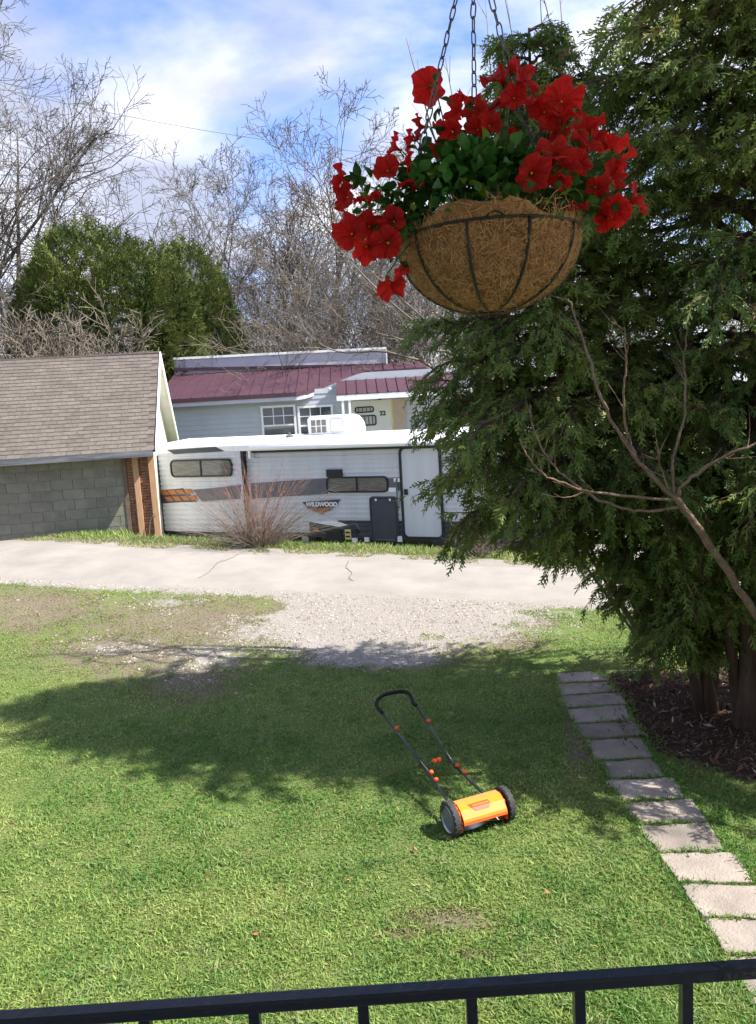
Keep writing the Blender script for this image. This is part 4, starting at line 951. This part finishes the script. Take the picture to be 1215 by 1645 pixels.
# ------------------------------------------------------------------ bare sapling by the path
def sapling():
    Y = 5.7; base = Vector((3.6, 5.6, float(terr(3.6, 5.6))-.03)); t = empty('bare_sapling', base)
    tag(t, 'smooth brown bare sapling with forking branches in front of the cedars', 'tree')
    def pts(L_): return [Vector(gy(px, py, Y+dy)) for px, py, dy in L_]
    def smooth(P, n=5):
        o = []
        for i in range(len(P)-1):
            p0, p1, p2, p3 = P[max(i-1, 0)], P[i], P[i+1], P[min(i+2, len(P)-1)]
            for k in range(n):
                s = k/n; o.append(.5*((2*p1)+(p2-p0)*s+(2*p0-5*p1+4*p2-p3)*s*s+(3*p1-p0-3*p2+p3)*s**3))
        o.append(P[-1]); return o
    tr = smooth([base]+pts([(1330, 1130, 0), (1215, 985, 0), (1150, 890, 0), (1098, 818, 0), (1083, 795, 0)]))
    def bld(name, P, r0, r1):
        b = MB(); n = len(P); kr = random.Random(n*7+int(r0*9999)); rr = [(r0+(r1-r0)*i/(n-1))*kr.uniform(.9, 1.16) for i in range(n)]; b.tube([p-base+(rv3(kr, .005) if 0 < i < n-1 else Vector((0, 0, 0))) for i, p in enumerate(P)], rr, 8); return b.build(name, M['sapl'], t, smooth=True)
    bld('trunk', tr, .038, .022)
    brs = [([(1086, 800, 0), (1050, 768, .02), (1010, 720, .05), (965, 640, .1), (945, 570, .15), (925, 510, .2), (913, 480, .22)], .027, .008),
           ([(1022, 735, .04), (1004, 680, .0), (1003, 620, -.05), (1006, 570, -.08), (1003, 525, -.1)], .016, .007),
           ([(1083, 797, 0), (1080, 745, 0), (1098, 680, .05), (1101, 620, .1), (1099, 580, .15), (1106, 520, .2)], .021, .007),
           ([(1086, 797, 0), (1105, 773, -.05), (1150, 742, -.1), (1215, 712, -.15), (1290, 670, -.2), (1330, 600, -.2)], .024, .010),
           ([(1092, 815, 0), (1030, 822, .05), (975, 808, .1), (915, 772, .15), (880, 735, .2), (858, 690, .25), (852, 650, .3)], .02, .006),
           ([(1082, 803, 0), (1000, 796, -.05), (930, 785, -.1), (880, 765, -.1), (850, 738, -.1), (835, 705, -.1)], .018, .006),
           ([(1060, 776, 0), (1040, 752, .1), (1018, 735, .2), (1000, 700, .3)], .013, .006),
           ([(1075, 790, 0), (1062, 750, -.05), (1055, 735, -.05)], .012, .006)]
    allp = []
    for L_, a, b in brs:
        a *= .62; b *= .7; P = smooth(pts(L_)); bld('branch', P, a, b); allp.append((P, b))
    rng = random.Random(5); segs = []
    for P, b in allp:
        for k in range(7):
            i = rng.randrange(len(P)//3, len(P)-1); d = (P[i+1]-P[i]).normalized(); s = d.orthogonal(); s.rotate(Matrix.Rotation(rng.random()*6.28, 3, d)); q = P[i].copy(); dd = (d+s*.7).normalized(); l = rng.uniform(.1, .35); r = .0045
            for m_ in range(4): dd = (dd+rv3(rng, .15)+Vector((0, 0, .08))).normalized(); e_ = q+dd*l/4; segs.append((*q, *e_, r*(1-m_*.2), r*(1-(m_+1)*.2))); q = e_
    kind(segmesh('twigs', segs, 4, M['sapl'], t, base), 'stuff')
sapling()
# long arching whips of a bare bush behind the basket
def whips():
    base = Vector((3.0, 8.1, float(terr(3.0, 8.1)))); t = empty('arching_bush', base); tag(t, 'bare bush with long thin arching whips beside the leaning cedar', 'shrub'); rng = random.Random(8); S_ = []
    ends = [[(760, 600), (700, 545), (620, 478), (540, 395), (465, 315)], [(740, 640), (640, 570), (545, 565), (490, 530), (463, 450)], [(780, 600), (690, 520), (600, 440), (560, 400)], [(770, 620), (690, 560), (560, 520), (520, 470)],
            [(860, 400), (862, 250), (872, 120), (868, -10)], [(850, 420), (842, 240), (830, 100), (808, -20)], [(880, 400), (892, 220), (905, 90), (898, -20)], [(840, 420), (815, 250), (790, 120), (782, 20)], [(870, 380), (880, 240), (900, 140), (880, 20), (862, -30)], [(830, 420), (770, 300), (735, 190), (715, 90)], [(790, 440), (712, 260), (672, 130), (653, 62)]]
    for L_ in ends:
        P = [base.copy()]+[Vector(gy(px, py, 8.8+rng.uniform(-.3, .3))) for px, py in L_]; n = 30; Q = []
        for i in range(len(P)-1):
            p0, p1, p2, p3 = P[max(i-1, 0)], P[i], P[i+1], P[min(i+2, len(P)-1)]
            for k in range(6): s = k/6; Q.append(.5*((2*p1)+(p2-p0)*s+(2*p0-5*p1+4*p2-p3)*s*s+(3*p1-p0-3*p2+p3)*s**3))
        Q.append(P[-1]); m_ = len(Q)
        for i in range(m_-1):
            r0 = .016*(1-i/m_)+.003; S_.append((*Q[i], *Q[i+1], r0, .016*(1-(i+1)/m_)+.003))
            if i > m_*.4 and rng.random() < .6:
                d = (Q[i+1]-Q[i]).normalized(); e_ = Q[i]+(d+rv3(rng, .4)).normalized()*rng.uniform(.15, .45); S_.append((*Q[i], *e_, .004, .002))
    segmesh('stems', S_, 5, M['tantwig'], t, base)
whips()

# ------------------------------------------------------------------ overhead wire
p0, p1 = Vector(gy(-200, 95, 45)), Vector(gy(760, 262, 52)); wr = MB(); wr.tube([p0.lerp(p1, k/14)-Vector((0, 0, .8*math.sin(math.pi*k/14))) for k in range(15)], .012, 5)
tag(wr.build('overhead_wire', M['cable']), 'thin overhead utility wire sagging across the cloudy sky', 'wire')

# ------------------------------------------------------------------ reel mower
def mower():
    pl, pr = gt(722, 1335), gt(815, 1321); c = (pl+pr)/2; yaw = rad(22); g = empty('reel_mower', (c[0], c[1], float(terr(c[0], c[1]))-.004), yaw)
    tag(g, 'orange push reel mower with black handle lying back on the lawn', 'lawn mower')
    R_ = .125; hw = .225
    for s in (-1, 1):
        x = s*hw; w0, w1 = x-.024, x+.024
        wl = MB().lathe([(.095, w0), (R_-.008, w0), (R_, w0+.008), (R_, w1-.008), (R_-.008, w1), (.095, w1), (.095, w0)], (0, 0, R_), 'x', 40).build('wheel', M['tyre'], g)
        td = MB()
        for k in range(36):
            a = 2*math.pi*k/36; cs, sn = math.cos(a), math.sin(a); b0 = len(td.v); h = .0065
            for xx in (w0+.004, w1-.004):
                for (rr, da) in ((R_-.002, -.055), (R_+.0005, -.04), (R_+.0005, .04), (R_-.002, .055)): td.v.append((xx+(.006 if k % 2 else -.004), rr*math.cos(a+da), R_+rr*math.sin(a+da)))
            td.f += [(b0, b0+1, b0+5, b0+4), (b0+1, b0+2, b0+6, b0+5), (b0+2, b0+3, b0+7, b0+6), (b0, b0+3, b0+2, b0+1), (b0+4, b0+5, b0+6, b0+7)]
        td.build('tread', M['tyre'], wl)
        xo = x+s*.016
        MB().lathe([(0, xo+s*.008), (.072, xo+s*.008), (.078, xo), (.096, xo), (.096, x)], (0, 0, R_), 'x', 32).build('hub', M['hub'], wl, smooth=False)
        MB().lathe([(.086, xo-.001), (.093, xo+s*.012), (.098, xo-.001)], (0, 0, R_), 'x', 32).build('rim', M['steel'], wl)
        for k in range(24):
            a = 2*math.pi*k/24; 
        # side plate
        xi = s*(hw-.034); pl_ = [(-.10, .06), (-.105, .13), (-.07, .195), (0, .225), (.07, .20), (.12, .12), (.12, .05), (.03, .035)]
        MB().prism(pl_, min(xi, xi-s*.012), max(xi, xi-s*.012), 'x').build('side_plate', M['mower_r'], g, bev=.003)
        MB().lathe([(0, .0), (.03, .0), (.035, .02), (.03, .05), (0, .05)], (s*.19, .12, .06), 'x', 12).build('adjuster_knob', M['mower_r'], g)
    xs = hw-.048
    arc = [(-.118, .135), (-.112, .155), (-.07, .205), (-.02, .228), (.04, .226), (.085, .20)]
    dk = MB().prism(arc+[(y-.0, z-.012) for y, z in reversed(arc)], -xs, xs, 'x').build('deck_cover', M['mower_o'], g, bev=.002)
    lip = [(-.124, .118), (-.119, .137), (-.112, .133), (-.116, .118)]; MB().prism(lip, -xs, xs, 'x').build('front_lip', M['mower_r'], g)
    # label on the slanted front of the cover
    n_ = Vector((0, -.051, .041)).normalized(); a = Vector((0, -.112, .155)); b = Vector((0, -.07, .205)); nv = Vector((0, -(b.z-a.z), (b.y-a.y))).normalized()
    lb = MB(); e2 = Vector((0, -.02, .228)); m0 = a.lerp(b, .62); nv2 = Vector((0, -(e2.z-b.z), (e2.y-b.y))).normalized()
    pts = [(-.065, m0), (.045, m0), (.07, b), (.065, b.lerp(e2, .6)), (-.10, b.lerp(e2, .6)), (-.095, b)]
    def off(p, nvv, k=.003): return p+nvv*k
    V_ = [Vector((-.06, 0, 0))+off(m0, nv), Vector((.05, 0, 0))+off(m0, nv), Vector((.065, 0, 0))+off(b, nv2), Vector((-.085, 0, 0))+off(b, nv2), Vector((.062, 0, 0))+off(b.lerp(e2, .62), nv2), Vector((-.105, 0, 0))+off(b.lerp(e2, .62), nv2)]
    lb.v = [tuple(v) for v in V_]; lb.f = [(0, 1, 2, 3), (3, 2, 4, 5)]; lo = lb.build('label', M['mower_lab'], dk)
    lt = MB()
    for k in range(9):
        x0 = -.072+k*.0145; p0 = off(b.lerp(e2, .12), nv2, .0045); p1 = off(b.lerp(e2, .40), nv2, .0045); q = len(lt.v); lt.v += [(x0, p0.y, p0.z), (x0+.010, p0.y, p0.z), (x0+.010, p1.y, p1.z), (x0, p1.y, p1.z)]; lt.f.append((q, q+1, q+2, q+3))
    lt.build('label_print', M['mower_o'], lo)
    # reel: five helical blades, axle, cutter bar, roller
    rl = MB().tube([(-xs, -.01, .10), (xs, -.01, .10)], .014, 8).build('reel', M['tubeblk'], g)
    for k in range(5):
        b = MB(); m_ = 16
        for i in range(m_+1):
            t = i/m_; x = -xs+.01+(2*xs-.02)*t; a = 2*math.pi*k/5+t*1.3
            for r in (.05, .078): b.v.append((x, -.01+r*math.cos(a), .10+r*math.sin(a)))
        b.f = [(2*i, 2*i+1, 2*i+3, 2*i+2) for i in range(m_)]; o = b.build('blade', M['steel'], rl); sm_ = o.modifiers.new('thick', 'SOLIDIFY'); sm_.thickness = .004
    MB().box(-xs, xs, .01, .06, .018, .032).build('cutter_bar', M['steel'], g)
    MB().tube([(-xs, .13, .035), (xs, .13, .035)], .024, 12).build('rear_roller', M['foam'], g, smooth=True)
    # handle: lower tubes converge on a brace, upper loop widens to the grip
    low, k1, end = (.155, .05, .125), (.115, .58, .20), (.175, 1.50, .45)
    def hp(t, s, k=1.): return (s*(k1[0]+(end[0]-k1[0])*min(t, 1))*k, k1[1]+(end[1]-k1[1])*t, k1[2]+(end[2]-k1[2])*t)
    def lp(t, s): return tuple((low[i]+(k1[i]-low[i])*t)*(s if i == 0 else 1) for i in range(3))
    def knob(p, r, name, par):
        MB().lathe([(0, -r), (r*.62, -r*.85), (r, -r*.3), (r, r*.35), (r*.6, r*.95), (0, r)], p, 'x', 10).build(name, M['mower_r'], par, smooth=True)
    for s in (-1, 1):
        MB().tube([lp(0, s), lp(.5, s), lp(1, s)], .0115, 10).build('lower_tube', M['tubeblk'], g, smooth=True)
        MB().tube([hp(-.04, s), hp(.4, s), hp(.86, s)], .0115, 10).build('upper_tube', M['tubeblk'], g, smooth=True)
        for p in (lp(.74, s), lp(.93, s), hp(.58, s)): knob((p[0]+.012, p[1], p[2]+.014), .0185, 'clamp_knob', g)
    L0, R0_ = hp(.05, -1), hp(.05, 1); cb = MB().tube([L0, (-.05, L0[1]+.03, L0[2]+.012), (.05, L0[1]+.03, L0[2]+.012), R0_], .009, 8).build('cross_brace', M['tubeblk'], g, smooth=True)
    for x in (-.02, .022): knob((x, L0[1]+.03, L0[2]+.02), .021, 'brace_clip', cb)
    gp = [hp(.84, -1), hp(.92, -1, 1.03), hp(.99, -1, .95), hp(1.06, -1, .65), hp(1.10, -1, .2), hp(1.10, 1, .4), hp(1.085, 1, .8), hp(1.03, 1, 1.0), hp(.95, 1, .96), hp(.89, 1, .9), hp(.84, 1)]
    P = [Vector(p) for p in gp]; o_ = []
    for i in range(len(P)-1):
        p0, p1, p2, p3 = P[max(i-1, 0)], P[i], P[i+1], P[min(i+2, len(P)-1)]
        for k in range(4): s = k/4; o_.append(.5*((2*p1)+(p2-p0)*s+(2*p0-5*p1+4*p2-p3)*s*s+(3*p1-p0-3*p2+p3)*s**3))
    o_.append(P[-1]); MB().tube(o_, .017, 10).build('foam_grip', M['foam'], g, smooth=True)
mower()

# ------------------------------------------------------------------ porch (mostly out of frame) and railing
DZ = 1.55
pf = MB().box(-2.4, 3.5, -1.6, .78, DZ-.12, DZ).build('porch_floor', M['deck']); kind(pf, 'structure')
pw = MB().box(-2.4, 3.5, -1.8, -1.61, -.1, 4.6).build('porch_wall', M['white']); kind(pw, 'structure')
rfp = MB(); rfp.prism([(-1.6, 4.35), (1.62, 4.093), (1.62, 4.2), (-1.6, 4.6)], -2.3, 3.4, 'x'); po = rfp.build('porch_roof', M['soffit']); kind(po, 'structure')
for x in (-2.2, 3.3):
    p = MB().box(x-.06, x+.06, .62, .74, -.05, 4.14).build('porch_post', M['white'], bev=.01); tag(p, 'square white post holding up the porch roof', 'post', 'porch roof posts')
rg = empty('porch_railing', (0, .72, DZ), .015); tag(rg, 'black painted metal porch railing with square balusters', 'railing')
ry, rz_ = 0., 2.5-DZ
MB().prism(rrect(-.0085, .0085, rz_-.0125, rz_, .0025, 2), -2.13, 3.23, 'x').build('top_rail', M['railpaint'], rg)
MB().prism(rrect(-.013, .013, .08, .10, .003, 2), -2.13, 3.23, 'x').build('bottom_rail', M['railpaint'], rg)
bx = [gz(px, 1620-.07*px+15, 2.47)[0] for px in (250, 421, 586, 752, 917, 1082)]; stp = (bx[-1]-bx[0])/5; xb0 = bx[0]
bmh = MB().box(-.0055, .0055, -.0055, .0055, .1, rz_-.012).mesh('baluster'); bmh.materials.append(M['railpaint'])
k = -34
while xb0+k*stp < 3.2:
    x = xb0+k*stp; k += 1
    if x > -2.11: o = link(bpy.data.objects.new('baluster', bmh), rg); o.location = (x, 0, 0)

# ------------------------------------------------------------------ hanging basket
def basket():
    cY = 1.42; l = gy(638, 372, cY); r = gy(931, 356, cY); c = (l+r)/2; RR = (r[0]-l[0])/2*.985; rimz = float(gy(785, 348, cY-RR)[2])
    DEP = rimz-float(gy(795, 500, cY)[2]); C0 = Vector((c[0], cY, rimz)); g = empty('hanging_basket', C0)
    tag(g, 'coir lined wire hanging basket on three chains above the railing', 'basket')
    rng = random.Random(3)
    # liner: fibrous bowl with a ragged rim standing above the wire
    V, F = [], []; nu, nz = 72, 26
    for j in range(nz+1):
        t = j/nz; 
        if t < .84: a = t/.84*math.pi/2; rr = RR*.985*math.sin(a)**.92; z = -DEP*math.cos(a)
        else: s = (t-.84)/.16; rr = RR*(.985-.06*s); z = .022*s*1.0
        for i in range(nu):
            th = 2*math.pi*i/nu; w_ = 1+.008*math.sin(th*7+j)+rng.gauss(0, .006); zz_ = z
            if t >= .84: zz_ = z*(1+.5*math.sin(th*3+.8)+.3*math.sin(th*8))
            V.append((rr*w_*math.cos(th), rr*w_*math.sin(th), zz_+rng.gauss(0, .0012)))
    F = [(j*nu+i, j*nu+(i+1) % nu, (j+1)*nu+(i+1) % nu, (j+1)*nu+i) for j in range(nz) for i in range(nu)]
    b = MB(); b.v = V; b.f = F; ln = b.build('coir_liner', M['coir'], g, smooth=True)
    so = MB(); so.lathe([(0, -.012), (RR*.9, -.014)], (0, 0, 0), 'z', 32); so.build('moss', M['leafg'], g)
    # loose fibres over the liner
    n = 9000; nr = np.random.default_rng(4); th = nr.random(n)*6.283; el = np.arccos(nr.random(n)*.98)  # from bottom
    el = math.pi/2-np.arcsin(nr.random(n)); rr = RR*.985*np.sin(el)**.92; P = np.stack([rr*np.cos(th), rr*np.sin(th), -DEP*np.cos(el)], 1); k = nr.random(n) < .05; P[k, 2] = nr.random(k.sum())*.03; P[k, :2] *= (RR*.965/np.maximum(np.linalg.norm(P[k, :2], axis=1), 1e-6))[:, None]
    nrm = unit(P*np.array([1, 1, (RR/DEP)**2])+np.array([0, 0, 0])); T = unit(np.cross(nrm, nr.normal(0, 1, (n, 3)))); Bn = np.cross(nrm, T); l_ = .008+.022*nr.random((n, 1)); cv = nr.normal(0, .35, (n, 1))
    p0 = P+nrm*.001; p1 = p0+T*l_*.5+Bn*l_*cv*.35+nrm*.0025; p2 = p0+T*l_+Bn*l_*cv+nrm*(.001+.003*nr.random((n, 1))**3); wd = .0005
    Vf = np.stack([p0-Bn*wd, p0+Bn*wd, p1-Bn*wd, p1+Bn*wd, p2-Bn*wd*.6, p2+Bn*wd*.6], 1).reshape(-1, 3); f = np.array([[0, 1, 3, 2], [2, 3, 5, 4]]); Ff = (f[None]+(np.arange(n)*6)[:, None, None]).reshape(-1, 4)
    cc = np.where(nr.random((n, 1)) < .6, np.array([[.62, .34, .15]]), np.array([[.27, .125, .055]]))*(.7+.6*nr.random((n, 1))); kind(npmesh('coir_fibres', Vf, Ff, M['litter'], ln, col=np.repeat(cc, 6, 0)), 'stuff')
    # wire frame
    fr = empty('wire_frame', (0, 0, 0)); fr.parent = g
    circ = lambda rr, z, n=48: [(rr*math.cos(2*math.pi*i/n), rr*math.sin(2*math.pi*i/n), z) for i in range(n+1)]
    MB().tube(circ(RR*1.005, -.001), .0028, 6, False).build('rim_wire', M['wire'], fr, smooth=True)
    MB().tube(circ(.022, -DEP-.004, 24), .002, 6, False).build('base_wire', M['wire'], fr, smooth=True)
    for k in range(10):
        th = rad(-90+18+36*k-3); P = []
        for j in range(13): a = (.06+.94*j/12)*math.pi/2; rr = RR*1.006*math.sin(a)**.92+.001; P.append((rr*math.cos(th), rr*math.sin(th), -DEP*1.015*math.cos(a)-.001))
        MB().tube(P, .0027, 6).build('rib_wire', M['wire'], fr, smooth=True)
    for th in (-95,): a = rad(th); MB().tube([(RR*1.01*math.cos(a+q*.03), RR*1.01*math.sin(a+q*.03), .0+.008*math.cos(q*.5)) for q in range(-3, 4)], .0016, 6).build('rim_loop', M['wire'], fr, smooth=True)
    # chains
    hook = Vector(gy(759, -113, cY))-C0; lk = MB(); ring = []
    for i in range(12):
        a = 2*math.pi*i/12; ring.append((.0046*math.cos(a), 0, .0095*math.sin(a)*1.0+(.004 if math.sin(a) > 0 else -.004)))
    lk.tube(ring+[ring[0]], .0014, 6, False); lkm = lk.mesh('chain_link'); lkm.materials.append(M['chain']); lkm.shade_smooth()
    for (px, py, dY) in ((648, 362, -.01), (770, 345, .10), (884, 348, .07)):
        e_ = Vector(gy(px, py, cY+dY))-C0; a = Vector((e_.x, e_.y, 0)).normalized()*RR; a.z = 0
        ch = empty('chain', (0, 0, 0)); ch.parent = g; d = (hook-a); L_ = d.length; d.normalize(); n = int(L_/.0205)
        for k in range(n):
            o = link(bpy.data.objects.new('chain_link', lkm), ch); q = d.to_track_quat('Z', 'X').to_matrix() @ Matrix.Rotation(rad(90*(k % 2)+rng.uniform(-18, 18)+25), 3, 'Z') @ Matrix.Rotation(rng.uniform(-.08, .08), 3, 'Y')
            o.matrix_local = Matrix.Translation(a+d*(L_*(k+.5)/n)) @ q.to_4x4() @ Matrix.Diagonal((1, 1, (L_/n)/.0225, 1))
    zc = 4.35-(4.35-4.08)*(cY+1.6)/3.38-C0.z
    MB().tube([hook, hook+Vector((0, 0, .03)), (hook.x+.012, hook.y, hook.z+.045), (hook.x, hook.y, hook.z+.06), (hook.x, hook.y, zc+.02)], .003, 8).build('hook', M['chain'], g, smooth=True)
    return C0, RR
C0, RR = basket()
def petunia():
    g = empty('petunia_plant', C0); tag(g, 'red trumpet petunias with green leaves spilling from the hanging basket', 'flowers')
    rng = random.Random(21)
    def flower_mesh(kd, op):
        r = random.Random(kd); b = MB(); n = 60; cols_ = []; prof = [(.07, 0.), (.10, .25), (.20, .48), (.42, .66), (.70, .76), (.92, .80*op+.76*(1-op)), (1.03, .74*op+.88*(1-op))]
        ph = [r.uniform(-.15, .15) for _ in range(5)]
        for j, (rr, h) in enumerate(prof):
            f = j/(len(prof)-1)
            for i in range(n):
                th = 2*math.pi*i/n; lobe = 1-.11*f*f*abs(math.cos(th*2.5+.3))**6; ruf = f**2.5*(.20*math.sin(th*5+ph[0])+.11*math.sin(th*8+ph[1]*20)+.07*math.sin(th*13+ph[2]*20)+.04*r.uniform(-1, 1)); b.v.append((rr*lobe*math.cos(th), rr*lobe*math.sin(th), h+ruf)); v_ = (.6+.4*f)*(1-.22*abs(math.sin(th*7.5))**10)*(1-.18*abs(math.cos(th*2.5+.3))**8); cols_.append((v_, v_*(1+.9*f), v_*(1+.9*f), 1))
        for j in range(len(prof)-1):
            for i in range(n): b.f.append((j*n+i, j*n+(i+1) % n, (j+1)*n+(i+1) % n, (j+1)*n+i))
        me = b.mesh('flower'); ca_ = me.color_attributes.new('Col', 'FLOAT_COLOR', 'POINT'); ca_.data.foreach_set('color', np.array(cols_, np.float32).ravel()); me.materials.append(M['petal']); me.shade_smooth(); return me
    meshes = [flower_mesh(k, op) for k, op in enumerate((1, .6, .2, 1, .8))]
    th_ = MB(); th_.lathe([(0, .46), (.06, .43), (.08, .40)], (0, 0, 0), 'z', 8); thm = th_.mesh('throat'); thm.materials.append(M['throat'])
    cal = MB()
    for k in range(5):
        a = 2*math.pi*k/5; c_, s_ = math.cos(a), math.sin(a); q = len(cal.v); cal.v += [(0, 0, -.12), (.14*c_-.06*s_, .14*s_+.06*c_, .02), (.24*c_, .24*s_, .30), (.14*c_+.06*s_, .14*s_-.06*c_, .02)]; cal.f.append((q, q+1, q+2, q+3))
    calm = cal.mesh('calyx'); calm.materials.append(M['leafy'])
    # px, py, diameter px, depth offset, facing (right, up, towards viewer)
    FL = [(690, 139, 54, .06, (-.6, .5, -.5)), (676, 204, 40, .03, (-.8, .3, .2)), (712, 208, 36, .06, (-.2, .5, .3)), (634, 237, 42, -.02, (-.7, .3, .1)), (622, 272, 44, -.04, (-.5, .1, .5)), (660, 292, 42, -.06, (-.1, -.8, .2)), (654, 262, 34, -.05, (.2, .3, .7)),
          (549, 287, 46, -.03, (-.95, .2, -.1)), (556, 316, 44, -.04, (-.6, -.5, .3)), (592, 322, 44, -.06, (.0, .8, -.3)), (564, 374, 58, -.06, (-.4, -.3, .7)), (594, 362, 46, -.05, (.5, .2, .5)), (590, 398, 50, -.08, (.1, -.6, .7)), (632, 355, 44, -.08, (.3, .2, .6)), (622, 390, 48, -.10, (.1, -.2, .8)), (627, 458, 56, -.09, (.05, -1, .12)), (646, 432, 24, -.03, (-.5, -.3, .3)),
          (736, 176, 44, .08, (-.3, .8, .2)), (756, 166, 48, .1, (0, .9, .1)), (780, 182, 58, .05, (.1, .7, .5)), (788, 200, 44, .0, (.3, .5, .6)), (806, 126, 58, .05, (-.3, .8, .3)), (838, 128, 60, .03, (.3, .7, .4)), (826, 156, 40, .02, (0, .2, .9)), (768, 206, 40, .02, (-.2, .4, .8)), (850, 168, 44, .05, (.3, .6, .4)), (874, 178, 44, .03, (-.2, .5, .6)), (904, 160, 62, .02, (.7, .6, .2)), (906, 190, 56, .0, (.6, .4, .5)), (888, 210, 50, .0, (.3, .2, .8)), (725, 210, 36, .02, (-.3, .2, .7)), (705, 240, 30, .0, (-.2, .1, .7)), (822, 222, 28, .0, (.1, .1, .8)),
          (946, 204, 48, .03, (.5, .8, .2)), (940, 232, 54, -.01, (.1, .5, .8)), (960, 222, 44, .04, (.6, .6, -.1)), (985, 236, 46, .05, (.5, .6, -.2)), (996, 262, 54, .0, (.9, .2, .2)), (984, 284, 48, -.02, (.7, -.3, .4)), (892, 248, 66, -.09, (.0, .4, .85)), (856, 278, 58, -.13, (-.3, -.2, .9)), (906, 272, 50, -.08, (.4, -.3, .8)), (898, 285, 40, -.1, (.0, -.9, .3)), (958, 302, 44, -.04, (.1, -.1, .9)), (920, 330, 46, -.06, (.4, -.8, .3)), (990, 338, 48, -.05, (-.1, -.5, .6)), (1020, 322, 52, -.03, (.8, .5, -.1)), (975, 352, 38, -.05, (-.3, -.8, .4)), (930, 262, 40, -.04, (.2, .0, .9)), (760, 190, 40, .06, (.1, .6, .5)), (660, 225, 30, .03, (-.5, .2, .4))]
    cen = Vector((0, 0, .03)); leaf_sites = []
    for k, (px, py, dia, dy, fc) in enumerate(FL):
        P = Vector(gy(px, py, C0.y+dy))-C0; s = dia/FPX*(C0.y+dy)*.5*1.02; d = (Vector((fc[0], -fc[2], fc[1]))+rv3(rng, .28)).normalized()
        b = P-d*s*.55; o = link(bpy.data.objects.new('flower', meshes[k % 5]), g); q = d.to_track_quat('Z', 'Y').to_matrix() @ Matrix.Rotation(rng.random()*6.28, 3, 'Z')
        o.matrix_local = Matrix.Translation(b) @ q.to_4x4() @ Matrix.Diagonal((s, s*rng.uniform(.88, 1.05), s, 1))
        for me, nm in ((thm, 'throat'), (calm, 'calyx')): c = link(bpy.data.objects.new(nm, me), o)
        st = Vector((P.x*.45, P.y*.45, .0)); mid = (b+st)*.5+Vector((0, 0, .03)); MB().tube([st, mid.lerp(st, .4), mid, mid.lerp(b, .5)-d*.004, b-d*s*.1], .0013, 5).build('stem', M['stemg'], g)
        leaf_sites.append((st, mid, b))
    lf = MB(); n = 7; w_ = [0, .22, .33, .34, .26, .13, 0]
    for j in range(n): t = j/(n-1); z = .10*math.sin(t*3.1)-.12*t*t; lf.v += [(t, -w_[j], z+.10*w_[j]*2), (t, 0, z), (t, w_[j], z+.10*w_[j]*2)]
    for j in range(n-1): b0 = 3*j; lf.f += [(b0, b0+1, b0+4, b0+3), (b0+1, b0+2, b0+5, b0+4)]
    lm = lf.mesh('leaf'); lm.materials.append(M['leafg']); lm.shade_smooth(); lm2 = lm.copy(); lm2.materials.clear(); lm2.materials.append(M['leafy'])
    TVl = np.array(lf.v); quads = np.array(lf.f)
    mats = []
    for k in range(1500):
        if k < 520:                                       # along stems
            st, mid, b = rng.choice(leaf_sites); t = rng.uniform(.25, 1.0); p = (st.lerp(mid, t*2) if t < .5 else mid.lerp(b, t*2-1))+rv3(rng, .008); outw = (b-st).normalized()*.5
        else:                                             # the dome itself
            a = rng.random()*6.283; rr = rng.random()**.55; h = math.sqrt(max(0, 1-rr*rr)); q = rng.uniform(.55, 1.) ; p = Vector((math.cos(a)*rr*.19*q-.005, math.sin(a)*rr*.16*q, .008+h*.15*q)); outw = Vector((math.cos(a)*rr, math.sin(a)*rr, h*.7))
        d = (outw+rv3(rng, .55)).normalized(); up = (Vector((0, 0, 1))+rv3(rng, .5)); y_ = up.cross(d).normalized(); z_ = d.cross(y_); s = rng.uniform(.015, .031)
        mt = Matrix((( d.x*s, y_.x*s, z_.x*s, p.x), (d.y*s, y_.y*s, z_.y*s, p.y), (d.z*s, y_.z*s, z_.z*s, p.z), (0, 0, 0, 1))); mats.append((p.y-(p.z*.2), mt))
    mats.sort(key=lambda t: t[0]); rest = []
    for k, (_, mt) in enumerate(mats):
        if k < 300: o = link(bpy.data.objects.new('leaf', lm2 if rng.random() < .16 else lm), g); o.matrix_local = mt
        else: rest.append(np.array(mt))
    R_ = np.array(rest); V = np.einsum('nij,vj->nvi', R_[:, :3, :3], TVl)+R_[:, None, :3, 3]; F = (quads[None]+(np.arange(len(R_))*len(TVl))[:, None, None]).reshape(-1, 4)
    kind(npmesh('leaf_mass', V.reshape(-1, 3), F, M['leafg'], g, smooth=True), 'stuff')
petunia()
